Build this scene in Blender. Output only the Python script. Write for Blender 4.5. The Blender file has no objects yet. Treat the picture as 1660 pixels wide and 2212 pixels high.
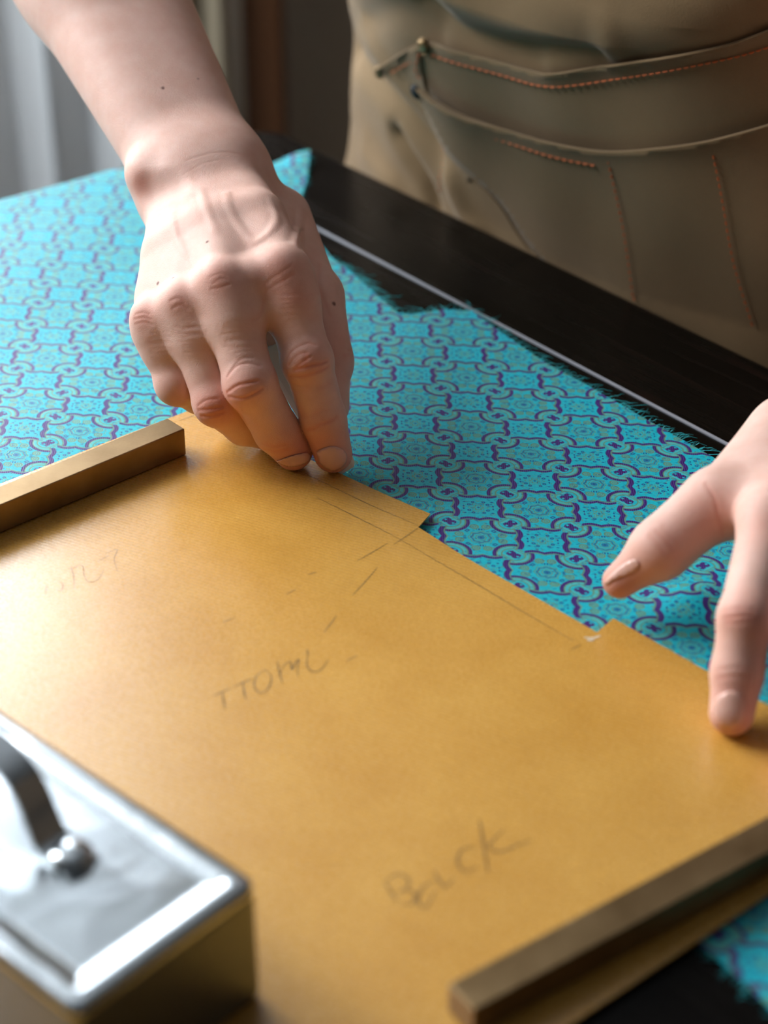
import bpy, bmesh, math, random
import numpy as np
from mathutils import Vector
from mathutils.geometry import delaunay_2d_cdt

random.seed(7); rng = np.random.default_rng(11)
scn = bpy.context.scene
COL = scn.collection

# ------------------------------------------------------------------ camera
FPX, CX, CY = 4130.0, 830.0, 1106.0          # focal length and centre in the 1660x2212 frame
PITCH, CAMH = math.radians(32.2), 0.495      # looking down; height above the table top (z = 0)
cam_d = bpy.data.cameras.new('camera')
cam_d.sensor_width = 36.0; cam_d.sensor_fit = 'AUTO'
cam_d.lens = FPX / 2212.0 * 36.0
cam_d.clip_start = 0.02; cam_d.clip_end = 50
cam_d.dof.use_dof = True; cam_d.dof.focus_distance = 0.945; cam_d.dof.aperture_fstop = 5.0
cam = bpy.data.objects.new('camera', cam_d); COL.objects.link(cam)
cam.location = (0, 0, CAMH); cam.rotation_euler = (math.pi/2 - PITCH, 0, 0)
scn.camera = cam

# ------------------------------------------------------------------ world, lights, exposure
world = bpy.data.worlds.new('world'); scn.world = world; world.use_nodes = True
wb = world.node_tree.nodes['Background']; wb.inputs['Color'].default_value = (0.86, 0.93, 1.0, 1); wb.inputs['Strength'].default_value = 0.05

def area(name, loc, target, sx, sy, power, col):
    l = bpy.data.lights.new(name, 'AREA'); l.shape = 'RECTANGLE'; l.size = sx; l.size_y = sy; l.energy = power; l.color = col
    o = bpy.data.objects.new(name, l); COL.objects.link(o); o.location = loc
    o.rotation_euler = (Vector(target) - Vector(loc)).to_track_quat('-Z', 'Y').to_euler()
    return o
area('daylight_back_window', (-0.92, 2.66, 1.04), (-0.92, 0.0, 1.04), 0.85, 1.6, 125, (0.95, 0.98, 1.0))
area('daylight_left_window', (-1.52, 1.58, 1.18), (1.0, 1.3, 1.0), 1.4, 1.28, 112, (0.92, 0.97, 1.0))
scn.cycles.max_bounces = 6; scn.cycles.diffuse_bounces = 3; scn.cycles.glossy_bounces = 3; scn.cycles.transmission_bounces = 3; scn.cycles.transparent_max_bounces = 8
scn.cycles.caustics_reflective = False; scn.cycles.caustics_refractive = False
vs = scn.view_settings
vs.view_transform = 'Standard'; vs.look = 'None'; vs.gamma = 1.0; vs.use_curve_mapping = False; vs.exposure = 0.14

# ------------------------------------------------------------------ projection helpers (measuring only)
SP, CP = math.sin(PITCH), math.cos(PITCH)
CAM = np.array([0, 0, CAMH]); RX = np.array([1.0, 0, 0]); UP = np.array([0, SP, CP]); FW = np.array([0, CP, -SP])
def ray(px, py):
    return FW + RX*((px-CX)/FPX) - UP*((py-CY)/FPX)
def P(px, py, z=0.0):                       # pixel -> point at height z
    d = ray(px, py); return CAM + d*((z-CAMH)/d[2])
def D(px, py, zc):                          # pixel -> point at camera depth zc
    return CAM + ray(px, py)*zc
def Q(p):                                   # points -> pixel x, y, depth
    v = np.asarray(p) - CAM; zc = v@FW
    return CX + FPX*(v@RX)/zc, CY - FPX*(v@UP)/zc, zc

# ------------------------------------------------------------------ object helpers
def link(name, me, parent=None, mat=None, smooth=False):
    o = bpy.data.objects.new(name, me); COL.objects.link(o)
    if mat is not None: me.materials.append(mat)
    if parent is not None: o.parent = parent
    if smooth and len(me.polygons): me.polygons.foreach_set('use_smooth', [True]*len(me.polygons))
    return o
def pydata(name, v, f, parent=None, mat=None, smooth=False):
    me = bpy.data.meshes.new(name); me.from_pydata([tuple(map(float, q)) for q in v], [], [tuple(map(int, q)) for q in f]); me.update()
    return link(name, me, parent, mat, smooth)
def bm_obj(name, bm, parent=None, mat=None, smooth=False):
    bmesh.ops.recalc_face_normals(bm, faces=bm.faces)
    me = bpy.data.meshes.new(name); bm.to_mesh(me); bm.free()
    return link(name, me, parent, mat, smooth)
def empty(name, loc=(0, 0, 0)):
    o = bpy.data.objects.new(name, None); COL.objects.link(o); o.empty_display_size = 0.05; o.location = loc
    return o
def tag(o, label=None, cat=None, group=None, kind=None):
    if label: o['label'] = label
    if cat: o['category'] = cat
    if group: o['group'] = group
    if kind: o['kind'] = kind
    return o
def box_bm(bm, c, s, ax=(1, 0, 0), ay=(0, 1, 0), az=(0, 0, 1), bevel=0.0, seg=2):
    c = Vector(c); ax, ay, az = Vector(ax), Vector(ay), Vector(az)
    vs_ = []
    for k in (-1, 1):
        for j in (-1, 1):
            for i in (-1, 1):
                vs_.append(bm.verts.new(c + ax*(i*s[0]/2) + ay*(j*s[1]/2) + az*(k*s[2]/2)))
    q = lambda *i: bm.faces.new([vs_[k] for k in i])
    fs = [q(0, 2, 3, 1), q(4, 5, 7, 6), q(0, 1, 5, 4), q(2, 6, 7, 3), q(0, 4, 6, 2), q(1, 3, 7, 5)]
    if bevel > 0:
        es = list({e for f in fs for e in f.edges})
        bmesh.ops.bevel(bm, geom=es, offset=bevel, segments=seg, affect='EDGES', profile=0.5)
def box(name, c, s, parent=None, mat=None, bevel=0.0, seg=2, ax=(1, 0, 0), ay=(0, 1, 0), az=(0, 0, 1), smooth=False):
    bm = bmesh.new(); box_bm(bm, c, s, ax, ay, az, bevel, seg)
    return bm_obj(name, bm, parent, mat, smooth)
def tube_data(pts, rad, sides=6, closed_ends=True):
    pts = np.array(pts, float); n = len(pts)
    rad = np.full(n, rad) if np.isscalar(rad) else np.array(rad)
    V, Fc = [], []
    ref = np.array([0.3, 0.2, 0.93])
    for i in range(n):
        t = pts[min(i+1, n-1)] - pts[max(i-1, 0)]; t /= np.linalg.norm(t)+1e-12
        u = np.cross(t, ref); u /= np.linalg.norm(u)+1e-12; w = np.cross(u, t)
        for k in range(sides):
            a = 2*math.pi*k/sides
            V.append(pts[i] + rad[i]*(math.cos(a)*u + math.sin(a)*w))
    for i in range(n-1):
        for k in range(sides):
            k2 = (k+1) % sides
            Fc.append((i*sides+k, i*sides+k2, (i+1)*sides+k2, (i+1)*sides+k))
    if closed_ends:
        Fc.append(tuple(range(sides))); Fc.append(tuple(range((n-1)*sides+sides-1, (n-1)*sides-1, -1)))
    return V, Fc
def merge(parts):
    V, Fc = [], []
    for v, f in parts:
        o = len(V); V += list(v); Fc += [tuple(i+o for i in q) for q in f]
    return V, Fc
def smooth_line(pts, n):
    """Catmull-Rom through the points, n samples per span."""
    p = np.array(pts, float); p = np.vstack([2*p[0]-p[1], p, 2*p[-1]-p[-2]]); out = []
    for i in range(1, len(p)-2):
        for k in range(n):
            t = k/n
            out.append(0.5*((2*p[i]) + (-p[i-1]+p[i+1])*t + (2*p[i-1]-5*p[i]+4*p[i+1]-p[i+2])*t*t + (-p[i-1]+3*p[i]-3*p[i+1]+p[i+2])*t**3))
    out.append(p[-2]); return np.array(out)
def inside_poly(pts, poly):
    x, y = pts[:, 0], pts[:, 1]; c = np.zeros(len(pts), bool); n = len(poly)
    for i in range(n):
        x1, y1 = poly[i]; x2, y2 = poly[(i+1) % n]
        m = (y1 > y) != (y2 > y)
        with np.errstate(divide='ignore', invalid='ignore'):
            c ^= m & (x < (x2-x1)*(y-y1)/(y2-y1)+x1)
    return c
def fill_poly(poly, step):
    """Triangulate a 2-D polygon with interior points every `step`."""
    pl = []
    n = len(poly)
    for i in range(n):
        a = np.array(poly[i], float); b = np.array(poly[(i+1) % n], float)
        m = max(1, int(round(np.linalg.norm(b-a)/step)))
        for k in range(m): pl.append(a+(b-a)*k/m)
    pl = np.array(pl)
    lo, hi = pl.min(0), pl.max(0)
    gx, gy = np.meshgrid(np.arange(lo[0]+step/2, hi[0], step), np.arange(lo[1]+step/2, hi[1], step))
    g = np.stack([gx.ravel(), gy.ravel()], 1)
    g = g[inside_poly(g, pl)]
    if len(g):
        keep = np.ones(len(g), bool)
        for s in range(0, len(g), 4000):
            d = np.linalg.norm(g[s:s+4000, None] - pl[None], axis=2).min(1); keep[s:s+4000] = d > step*0.45
        g = g[keep]
    pts = [Vector((float(q[0]), float(q[1]))) for q in np.vstack([pl, g])]
    r = delaunay_2d_cdt(pts, [], [list(range(len(pl)))], 1, 1e-7)
    v = np.array([[q.x, q.y] for q in r[0]]); f = [tuple(t) for t in r[2]]
    return v, f, len(pl)

# ------------------------------------------------------------------ shader helpers
class N:
    """Arithmetic on shader sockets."""
    nt = None
    def __init__(s, v): s.v = v
    @staticmethod
    def op(o, *a, clamp=False):
        n = N.nt.nodes.new('ShaderNodeMath'); n.operation = o; n.use_clamp = clamp
        for i, x in enumerate(a):
            x = x.v if isinstance(x, N) else x
            if isinstance(x, (int, float)): n.inputs[i].default_value = float(x)
            else: N.nt.links.new(x, n.inputs[i])
        return N(n.outputs[0])
    def __add__(s, o): return N.op('ADD', s, o)
    __radd__ = __add__
    def __sub__(s, o): return N.op('SUBTRACT', s, o)
    def __rsub__(s, o): return N.op('SUBTRACT', o, s)
    def __mul__(s, o): return N.op('MULTIPLY', s, o)
    __rmul__ = __mul__
    def __truediv__(s, o): return N.op('DIVIDE', s, o)
    def abs(s): return N.op('ABSOLUTE', s)
    def sin(s): return N.op('SINE', s)
    def cos(s): return N.op('COSINE', s)
    def frac(s): return N.op('FRACT', s)
def nmin(a, b): return N.op('MINIMUM', a, b)
def nmax(a, b): return N.op('MAXIMUM', a, b)
def under(d, w, aa=0.03):                   # 1 where d < w
    return N.op('MULTIPLY_ADD', d, -1.0/aa, w/aa+0.5, clamp=True)
def mixc(nt, fac, a, b):
    m = nt.nodes.new('ShaderNodeMix'); m.data_type = 'RGBA'
    for sock, x in ((m.inputs[0], fac), (m.inputs[6], a), (m.inputs[7], b)):
        x = x.v if isinstance(x, N) else x
        if isinstance(x, (int, float)): sock.default_value = x
        elif isinstance(x, tuple): sock.default_value = (*x, 1) if len(x) == 3 else x
        else: nt.links.new(x, sock)
    return m.outputs[2]
def lin(r, g, b):
    return tuple((c/255/12.92 if c/255 <= 0.04045 else ((c/255+0.055)/1.055)**2.4) for c in (r, g, b))
def mat(name, col=(0.5, 0.5, 0.5), rough=0.5, metal=0.0, spec=0.5, **kw):
    m = bpy.data.materials.new(name); m.use_nodes = True
    b = m.node_tree.nodes['Principled BSDF']
    b.inputs['Base Color'].default_value = (*col, 1); b.inputs['Roughness'].default_value = rough
    b.inputs['Metallic'].default_value = metal; b.inputs['Specular IOR Level'].default_value = spec
    for k, v in kw.items(): b.inputs[k].default_value = v
    return m
def nodes(m): return m.node_tree, m.node_tree.nodes['Principled BSDF']
def coords(nt, which='Object', scale=(1, 1, 1), rot=(0, 0, 0)):
    t = nt.nodes.new('ShaderNodeTexCoord'); mp = nt.nodes.new('ShaderNodeMapping')
    nt.links.new(t.outputs[which], mp.inputs[0]); mp.inputs['Scale'].default_value = scale; mp.inputs['Rotation'].default_value = rot
    return mp.outputs[0]
def noise(nt, vec, scale, detail=3, rough=0.5, dist=0.0):
    n = nt.nodes.new('ShaderNodeTexNoise'); nt.links.new(vec, n.inputs['Vector'])
    n.inputs['Scale'].default_value = scale; n.inputs['Detail'].default_value = detail; n.inputs['Roughness'].default_value = rough; n.inputs['Distortion'].default_value = dist
    return n.outputs['Fac']
def ramp(nt, fac, stops):
    r = nt.nodes.new('ShaderNodeValToRGB'); nt.links.new(fac, r.inputs[0]); e = r.color_ramp.elements
    while len(e) < len(stops): e.new(0.5)
    for k, (p, c) in enumerate(stops): e[k].position = p; e[k].color = (*c, 1) if len(c) == 3 else c
    return r.outputs[0]
def bump(nt, b, height, strength, dist):
    n = nt.nodes.new('ShaderNodeBump'); n.inputs['Strength'].default_value = strength; n.inputs['Distance'].default_value = dist
    nt.links.new(height.v if isinstance(height, N) else height, n.inputs['Height']); nt.links.new(n.outputs[0], b.inputs['Normal'])
    return n

# table directions: A runs along the far edge (towards the right of the picture), B runs from the far edge to the near one
A = np.array([math.cos(math.radians(-51.2)), math.sin(math.radians(-51.2)), 0]); B = np.array([A[1], -A[0], 0])
CORNER = np.array([-0.082, 1.305, 0.0])
def tab(a, b, z=0.0): return CORNER + A*a + B*b + np.array([0, 0, z])
def to_tab(p): v = np.asarray(p) - CORNER; return v@A, v@B

# ------------------------------------------------------------------ materials
def m_wood_dark():
    m = mat('dark_lacquered_wood', lin(14, 10, 9), 0.22, spec=0.16); nt, b = nodes(m)
    v = coords(nt, 'Object', (1, 1, 1), (0, 0, math.radians(51.2)))
    mp = nt.nodes.new('ShaderNodeMapping'); nt.links.new(v, mp.inputs[0]); mp.inputs['Scale'].default_value = (3, 60, 20)
    n = noise(nt, mp.outputs[0], 2.0, 6, 0.6, 0.6)
    nt.links.new(ramp(nt, n, [(0.35, lin(8, 6, 5)), (0.6, lin(13, 10, 8)), (0.8, lin(40, 22, 17))]), b.inputs['Base Color'])
    nt.links.new(ramp(nt, n, [(0.3, (0.2,)*3), (0.8, (0.34,)*3)]), b.inputs['Roughness'])
    bump(nt, b, n, 0.08, 0.0006)
    return m
def m_kraft():
    m = mat('ribbed_kraft_paper', lin(205, 152, 76), 0.30, spec=0.7, **{'Coat Weight': 1.0, 'Coat Roughness': 0.25, 'Coat IOR': 1.5}); nt, b = nodes(m)
    v = coords(nt, 'Object', (1, 1, 1), (0, 0, math.radians(27.0)))
    sx = nt.nodes.new('ShaderNodeSeparateXYZ'); nt.links.new(v, sx.inputs[0]); N.nt = nt
    y = N(sx.outputs[1])
    rib = (y*(2*math.pi/0.0021)).sin()*0.5+0.5
    n1 = noise(nt, v, 22, 5, 0.6); n2 = noise(nt, v, 800, 2, 0.6)
    mp = nt.nodes.new('ShaderNodeMapping'); nt.links.new(v, mp.inputs[0]); mp.inputs['Scale'].default_value = (1, 9, 1)
    n3 = noise(nt, mp.outputs[0], 120, 3, 0.6)
    c = ramp(nt, n1, [(0.3, lin(208, 150, 58)), (0.7, lin(222, 167, 76))])
    c = mixc(nt, (rib*N(n3)*0.85), c, lin(176, 122, 50))
    c = mixc(nt, N.op('MULTIPLY', n2, 0.12), c, lin(232, 184, 100))
    nt.links.new(c, b.inputs['Base Color'])
    nt.links.new((N(n2)*0.05+0.25).v, b.inputs['Roughness'])
    bump(nt, b, rib*0.7 + N(n2)*0.4, 0.2, 0.00012)
    return m
def m_brass(name, dark=1.0):
    m = mat(name, lin(160, 130, 90), 0.45, 1.0); nt, b = nodes(m)
    v = coords(nt, 'Object'); n = noise(nt, v, 35, 5, 0.6)
    w = noise(nt, v, 900, 2, 0.5)
    vo = nt.nodes.new('ShaderNodeTexVoronoi'); vo.feature = 'DISTANCE_TO_EDGE'; nt.links.new(v, vo.inputs['Vector']); vo.inputs['Scale'].default_value = 240
    N.nt = nt
    nt.links.new(ramp(nt, n, [(0.3, tuple(c*dark for c in lin(134, 108, 74))), (0.7, tuple(c*dark for c in lin(160, 134, 98)))]), b.inputs['Base Color'])
    nt.links.new((N(n)*0.18 + N(w)*0.12 + 0.28).v, b.inputs['Roughness'])
    bump(nt, b, N(w)*0.5 + under(N(vo.outputs[0]), 0.02, 0.02)*-0.5, 0.06, 0.0003)
    return m
def m_steel():
    m = mat('polished_steel', lin(214, 220, 224), 0.2, 1.0); nt, b = nodes(m)
    v = coords(nt, 'Object'); n = noise(nt, v, 26, 2, 0.5, 0.8); k = noise(nt, v, 700, 2, 0.6)
    N.nt = nt
    nt.links.new((N(k)*0.1+0.13).v, b.inputs['Roughness'])
    bump(nt, b, n, 0.22, 0.002)
    return m
def m_brocade():
    m = mat('turquoise_brocade', lin(40, 190, 205), 0.42, spec=0.3); nt, b = nodes(m); N.nt = nt
    uv = nt.nodes.new('ShaderNodeUVMap'); uv.uv_map = 'cloth'
    sp = nt.nodes.new('ShaderNodeSeparateXYZ'); nt.links.new(uv.outputs[0], sp.inputs[0])
    u, v = N(sp.outputs[0]), N(sp.outputs[1])       # in pattern repeats
    wob = noise(nt, uv.outputs[0], 1.2, 2)
    X, Y = u*2.0, v*2.0
    mi = N.op('ROUND', X, 0.0); ni = N.op('ROUND', Y, 0.0)
    x, y = (X-mi)*2.0, (Y-ni)*2.0
    par = ((mi+ni)*0.5).frac()*2.0                   # 0 large cell, 1 small cell
    s = 1.0 - par*2.0; big = 1.0 - par
    ax, ay = x.abs(), y.abs()
    def off(t): return (t*(math.pi/0.66)).sin().abs()*0.10+0.20
    dv = s*(ax-1.0) - off(ay); dh = s*(ay-1.0) - off(ax)
    inv_, inh = under(ay, 0.64), under(ax, 0.64)
    purple = nmax(under(dv.abs(), 0.088)*inv_, under(dh.abs(), 0.068)*inh)
    gold = nmax(under((dv+0.115).abs(), 0.028)*inv_, under((dh+0.105).abs(), 0.03)*inh)
    cx, cy = 1.0-ax, 1.0-ay
    r = N.op('SQRT', cx*cx+cy*cy)
    # the interlocked loops at the crossings
    inarc = nmax(big, under(nmin(cx, cy), 0.16))
    loop = under((r-0.62).abs(), 0.062)*inarc
    purple = nmax(purple, loop)
    gold = nmax(gold, nmax(under((r-0.54).abs(), 0.026), under((r-0.38).abs(), 0.024))*inarc)
    cs_, cd_ = cx+cy, (cx-cy).abs()
    strap = under((cs_-0.31).abs(), 0.055)*under(cd_, 0.44)*par
    strapline = nmax(under((cs_-0.40).abs(), 0.03)*under(cd_, 0.40), under((cs_-0.53).abs(), 0.05)*under(cd_, 0.10))*par
    core = nmax(under(cs_, 0.23)*under(cd_, 0.30)*par, under(r, 0.24)*big)
    dot = under(((cx-0.12)*(cx-0.12)+(cy-0.12)*(cy-0.12)), 0.0022, 0.002)
    purple = nmax(purple*(1.0-under(r, 0.42)*big*0.0), core*(1.0-dot))
    gold = nmax(gold, strapline*0.8)
    pale = nmax(under((r-0.46).abs(), 0.06)*inarc, strap)
    # rosette of the large cell
    r0 = N.op('SQRT', x*x+y*y); th = N.op('ARCTAN2', y, x)
    rr = r0/((th*8.0).cos()*0.07+1.0)
    rings = under(((rr*9.0).frac()-0.5).abs(), 0.19, 0.15)*under(rr, 0.46)*under(rr*-1.0, -0.07)
    mx, my = nmax(ax, ay), nmin(ax, ay)
    q1 = N.op('SQRT', (mx-0.70)*(mx-0.70)+(my-0.19)*(my-0.19))
    curl = nmax(under((q1-0.125).abs(), 0.03), under((q1-0.05).abs(), 0.025))
    g_big = nmax(rings*0.8, curl)
    tick = under((mx-0.53).abs(), 0.05)*under(my, 0.13)*under(((my*11.0).frac()-0.5).abs(), 0.28, 0.1)
    e1 = (mx-0.45).abs()+(my-0.42).abs()
    lozenge = under((e1-0.06).abs(), 0.03)
    eye = nmax(under(r0, 0.06), under(((rr*4.5+0.1).frac()-0.5).abs(), 0.12, 0.08)*under(rr, 0.40)*0.75)
    n_big = nmax(nmax(tick, lozenge), eye)
    # sprig of the small cell
    r2 = r0*1.3/((th*6.0).cos()*0.28+1.0)
    g_small = nmax(under((r2-0.17).abs(), 0.035), under((r2-0.33).abs(), 0.025)*0.8)
    ax, ay, r0 = ax*1.35, ay*1.35, r0*1.3
    sq = N.op('SQRT', (ax-0.42)*(ax-0.42)+(ay-0.26)*(ay-0.26)); sq2 = N.op('SQRT', (ax-0.24)*(ax-0.24)+(ay-0.48)*(ay-0.48))
    sq3 = nmin((ax-0.62).abs()+(ay-0.50).abs()*2.0, (ax-0.66).abs()*2.0+(ay-0.12).abs())
    n_small = nmax(nmax(under((sq-0.06).abs(), 0.03), under((sq2-0.055).abs(), 0.03)), nmax(under(sq3, 0.10), under(r0, 0.055)))
    gold = nmax(gold, big*g_big + par*g_small)
    fl1 = N.op('MULTIPLY_ADD', noise(nt, uv.outputs[0], 26, 1, 0.4), 12.0, -7.3, clamp=True); fl2 = N.op('MULTIPLY_ADD', noise(nt, uv.outputs[0], 31, 1, 0.4, 0.8), 12.0, -7.3, clamp=True)
    gold = nmax(gold, fl2*0.7)
    navy = nmax(big*n_big + par*n_small, fl1*0.55)
    rep = N(noise(nt, uv.outputs[0], 40, 2))
    stripe = (u*(2*math.pi*56)).sin()*0.5+0.5        # warp threads on the purple
    weave = (u*(2*math.pi*110)).sin()*(v*(2*math.pi*100)).sin()
    base = mixc(nt, rep, lin(14, 156, 178), lin(32, 198, 210))
    base = mixc(nt, pale*0.55, base, lin(92, 186, 176))
    base = mixc(nt, gold*0.75, base, lin(118, 128, 56))
    base = mixc(nt, navy*0.92, base, lin(30, 58, 132))
    pc = mixc(nt, stripe, lin(48, 26, 88), lin(84, 52, 132))
    base = mixc(nt, purple, base, pc)
    nt.links.new(base, b.inputs['Base Color'])
    nt.links.new((gold*-0.1+0.40).v, b.inputs['Roughness'])
    bump(nt, b, weave*0.25 + gold*0.7 + purple*0.5*stripe, 0.35, 0.00025)
    return m
def m_skin():
    m = mat('skin', lin(206, 158, 138), 0.52, spec=0.3); nt, b = nodes(m); N.nt = nt
    at = nt.nodes.new('ShaderNodeVertexColor'); at.layer_name = 'tint'
    sp = nt.nodes.new('ShaderNodeSeparateColor'); nt.links.new(at.outputs[0], sp.inputs[0])
    v = coords(nt, 'Object'); n = noise(nt, v, 90, 4, 0.6); f = noise(nt, v, 1500, 2, 0.6); big = noise(nt, v, 28, 3, 0.5)
    c = ramp(nt, n, [(0.3, lin(222, 178, 162)), (0.7, lin(231, 193, 179))])
    c = mixc(nt, N(big)*0.25, c, lin(212, 156, 140))
    c = mixc(nt, N(sp.outputs[0])*0.8, c, lin(206, 118, 96))
    c = mixc(nt, N(sp.outputs[1]), c, lin(96, 52, 44))
    nt.links.new(c, b.inputs['Base Color'])
    b.inputs['Subsurface Weight'].default_value = 0.22; b.inputs['Subsurface Radius'].default_value = (1.0, 0.35, 0.2); b.inputs['Subsurface Scale'].default_value = 0.004
    vo = nt.nodes.new('ShaderNodeTexVoronoi'); vo.feature = 'DISTANCE_TO_EDGE'; nt.links.new(v, vo.inputs['Vector']); vo.inputs['Scale'].default_value = 900
    nt.links.new((N(f)*0.16+0.46).v, b.inputs['Roughness'])
    bump(nt, b, N(f)*0.5+nmin(N(vo.outputs[0]), 0.12)*2.0, 0.4, 0.0004)
    return m
def m_canvas(name, c1, c2):
    m = mat(name, c1, 0.85, spec=0.2); nt, b = nodes(m); N.nt = nt
    v = coords(nt, 'Object'); n = noise(nt, v, 14, 4, 0.6); f = noise(nt, v, 900, 2, 0.7)
    c = ramp(nt, n, [(0.3, c1), (0.7, c2)])
    c = mixc(nt, N(f)*0.35, c, tuple(x*1.35 for x in c2))
    nt.links.new(c, b.inputs['Base Color']); b.inputs['Sheen Weight'].default_value = 0.12
    bump(nt, b, f, 0.3, 0.0005)
    return m
M_WOOD, M_KRAFT, M_STEEL, M_CLOTH, M_SKIN = m_wood_dark(), m_kraft(), m_steel(), m_brocade(), m_skin()
M_BODY = mat('dark_steel', lin(124, 128, 134), 0.30, 1.0)
M_BRASS = m_brass('worn_brass')
M_CANVAS = m_canvas('olive_brown_canvas', lin(106, 85, 58), lin(120, 97, 68))
M_STITCH = mat('rust_thread', lin(186, 92, 40), 0.7)
M_RIVET = m_brass('aged_brass_rivet', 0.9)
M_RIVET_D = mat('blackened_rivet', lin(44, 46, 48), 0.4, 0.9)
M_NAIL = mat('fingernail', lin(226, 172, 156), 0.30, spec=0.5); M_NAIL.node_tree.nodes['Principled BSDF'].inputs['Subsurface Weight'].default_value = 0.2
M_NAIL.node_tree.nodes['Principled BSDF'].inputs['Subsurface Scale'].default_value = 0.002
M_CHALK = mat('white_chalk', lin(238, 234, 224), 0.8, spec=0.2)
M_SMUDGE = mat('chalk_dust', lin(236, 226, 204), 0.9); M_SMUDGE.node_tree.nodes['Principled BSDF'].inputs['Alpha'].default_value = 0.5
M_INLAY = mat('pale_inlay', lin(150, 152, 160), 0.35, spec=0.5)
M_THREAD = mat('turquoise_thread', lin(48, 188, 196), 0.6)
M_PENCIL = mat('pencil', lin(70, 62, 52), 0.6); M_PENCIL.node_tree.nodes['Principled BSDF'].inputs['Alpha'].default_value = 0.42
M_PENCIL_F = mat('faint_pencil', lin(120, 84, 60), 0.6); M_PENCIL_F.node_tree.nodes['Principled BSDF'].inputs['Alpha'].default_value = 0.3
M_WALL = mat('taupe_plaster', lin(168, 152, 134), 0.9)
M_WALLW = mat('pale_plaster', lin(205, 206, 204), 0.9)
M_CEIL = mat('grey_ceiling', lin(128, 130, 132), 0.9)
M_WALLR = mat('brown_panelling', lin(92, 76, 60), 0.7)
M_FLOOR = mat('grey_floor', lin(92, 84, 76), 0.6)
M_POST = mat('brown_wood', lin(92, 56, 30), 0.5)
M_SHIRT = m_canvas('grey_shirt', lin(92, 92, 94), lin(108, 108, 110))
M_TROUSERS = m_canvas('dark_trousers', lin(48, 50, 58), lin(60, 62, 70))
def sheer(name, c, transp):
    m = bpy.data.materials.new(name); m.use_nodes = True; nt = m.node_tree; nt.nodes.clear()
    out = nt.nodes.new('ShaderNodeOutputMaterial'); d = nt.nodes.new('ShaderNodeBsdfDiffuse'); t = nt.nodes.new('ShaderNodeBsdfTranslucent'); tr = nt.nodes.new('ShaderNodeBsdfTransparent')
    d.inputs[0].default_value = (*c, 1); t.inputs[0].default_value = (*c, 1)
    m1 = nt.nodes.new('ShaderNodeMixShader'); m1.inputs[0].default_value = 0.4; nt.links.new(d.outputs[0], m1.inputs[1]); nt.links.new(t.outputs[0], m1.inputs[2])
    m2 = nt.nodes.new('ShaderNodeMixShader'); m2.inputs[0].default_value = transp; nt.links.new(m1.outputs[0], m2.inputs[1]); nt.links.new(tr.outputs[0], m2.inputs[2])
    nt.links.new(m2.outputs[0], out.inputs[0]); return m
M_SHEER = sheer('white_sheer', lin(242, 246, 250), 0.27)
M_LINEN = sheer('beige_linen', lin(196, 184, 160), 0.0)
M_DIFFUSER = sheer('grey_light_diffuser', (0.18, 0.205, 0.225), 0.0)  # for the added translucent panel that dims the window top
M_GLASS = mat('window_glass', (1, 1, 1), 0.0, spec=0.5); M_GLASS.node_tree.nodes['Principled BSDF'].inputs['Alpha'].default_value = 0.08
M_FRAME = mat('white_window_frame', lin(225, 225, 222), 0.5)

# ------------------------------------------------------------------ the room
FZ, CZ = -0.75, 2.0
XL, XR, YB, YF = -1.4, 2.2, 2.5, -1.6
def wall_with_hole(name, horizontal, at, u0, u1, h0, h1, w0, w1, th, m):
    """A wall with a window opening; horizontal = runs along x at y = at, else along y at x = at."""
    bm = bmesh.new()
    def add(a0, a1, z0, z1):
        if horizontal: box_bm(bm, ((a0+a1)/2, at+th/2, (z0+z1)/2), (a1-a0, th, z1-z0))
        else: box_bm(bm, (at-th/2, (a0+a1)/2, (z0+z1)/2), (th, a1-a0, z1-z0))
    add(u0, h0, FZ, CZ); add(h1, u1, FZ, CZ); add(h0, h1, FZ, w0); add(h0, h1, w1, CZ)
    return tag(bm_obj(name, bm, None, m), kind='structure')
wall_with_hole('wall_back', True, YB, XL, XR, -1.34, -0.48, 0.22, 1.86, 0.1, M_WALL)
wall_with_hole('wall_left', False, XL, YF, YB, 0.86, 2.3, 0.52, 1.85, 0.1, M_WALLW)
tag(box('wall_right', (XR+0.05, (YF+YB)/2, (FZ+CZ)/2), (0.1, YB-YF, CZ-FZ), None, M_WALLR), kind='structure')
tag(box('floor', (0.4, 0.45, FZ-0.05), (3.8, 4.4, 0.1), None, M_FLOOR), kind='structure')
tag(box('ceiling', (0.4, 0.45, CZ+0.05), (3.8, 4.4, 0.1), None, M_CEIL), kind='structure')
def window(name, horizontal, at, u0, u1, z0, z1, nb):
    w = tag(empty(name, ((u0+u1)/2, at, z0) if horizontal else (at, (u0+u1)/2, z0)), kind='structure')
    lx, ly, lz = w.location
    def bar(nm, ua, ub, za, zb, t, m):
        if horizontal: c, s = ((ua+ub)/2-lx, 0.05, (za+zb)/2-lz), (ub-ua, t, zb-za)
        else: c, s = (-0.05, (ua+ub)/2-ly, (za+zb)/2-lz), (t, ub-ua, zb-za)
        return box(nm, c, s, w, m)
    f = 0.045
    bar('window_frame', u0, u1, z0, z0+f, 0.06, M_FRAME); bar('window_frame', u0, u1, z1-f, z1, 0.06, M_FRAME)
    bar('window_frame', u0, u0+f, z0+f, z1-f, 0.06, M_FRAME); bar('window_frame', u1-f, u1, z0+f, z1-f, 0.06, M_FRAME)
    for k in range(1, nb):
        c = u0+(u1-u0)*k/nb; bar('mullion', c-f/2, c+f/2, z0+f, z1-f, 0.05, M_FRAME)
    for k in range(nb):
        a0 = u0+(u1-u0)*k/nb+f; a1 = u0+(u1-u0)*(k+1)/nb-f
        bar('pane', a0, a1, z0+f, z1-f, 0.006, M_GLASS)
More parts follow.
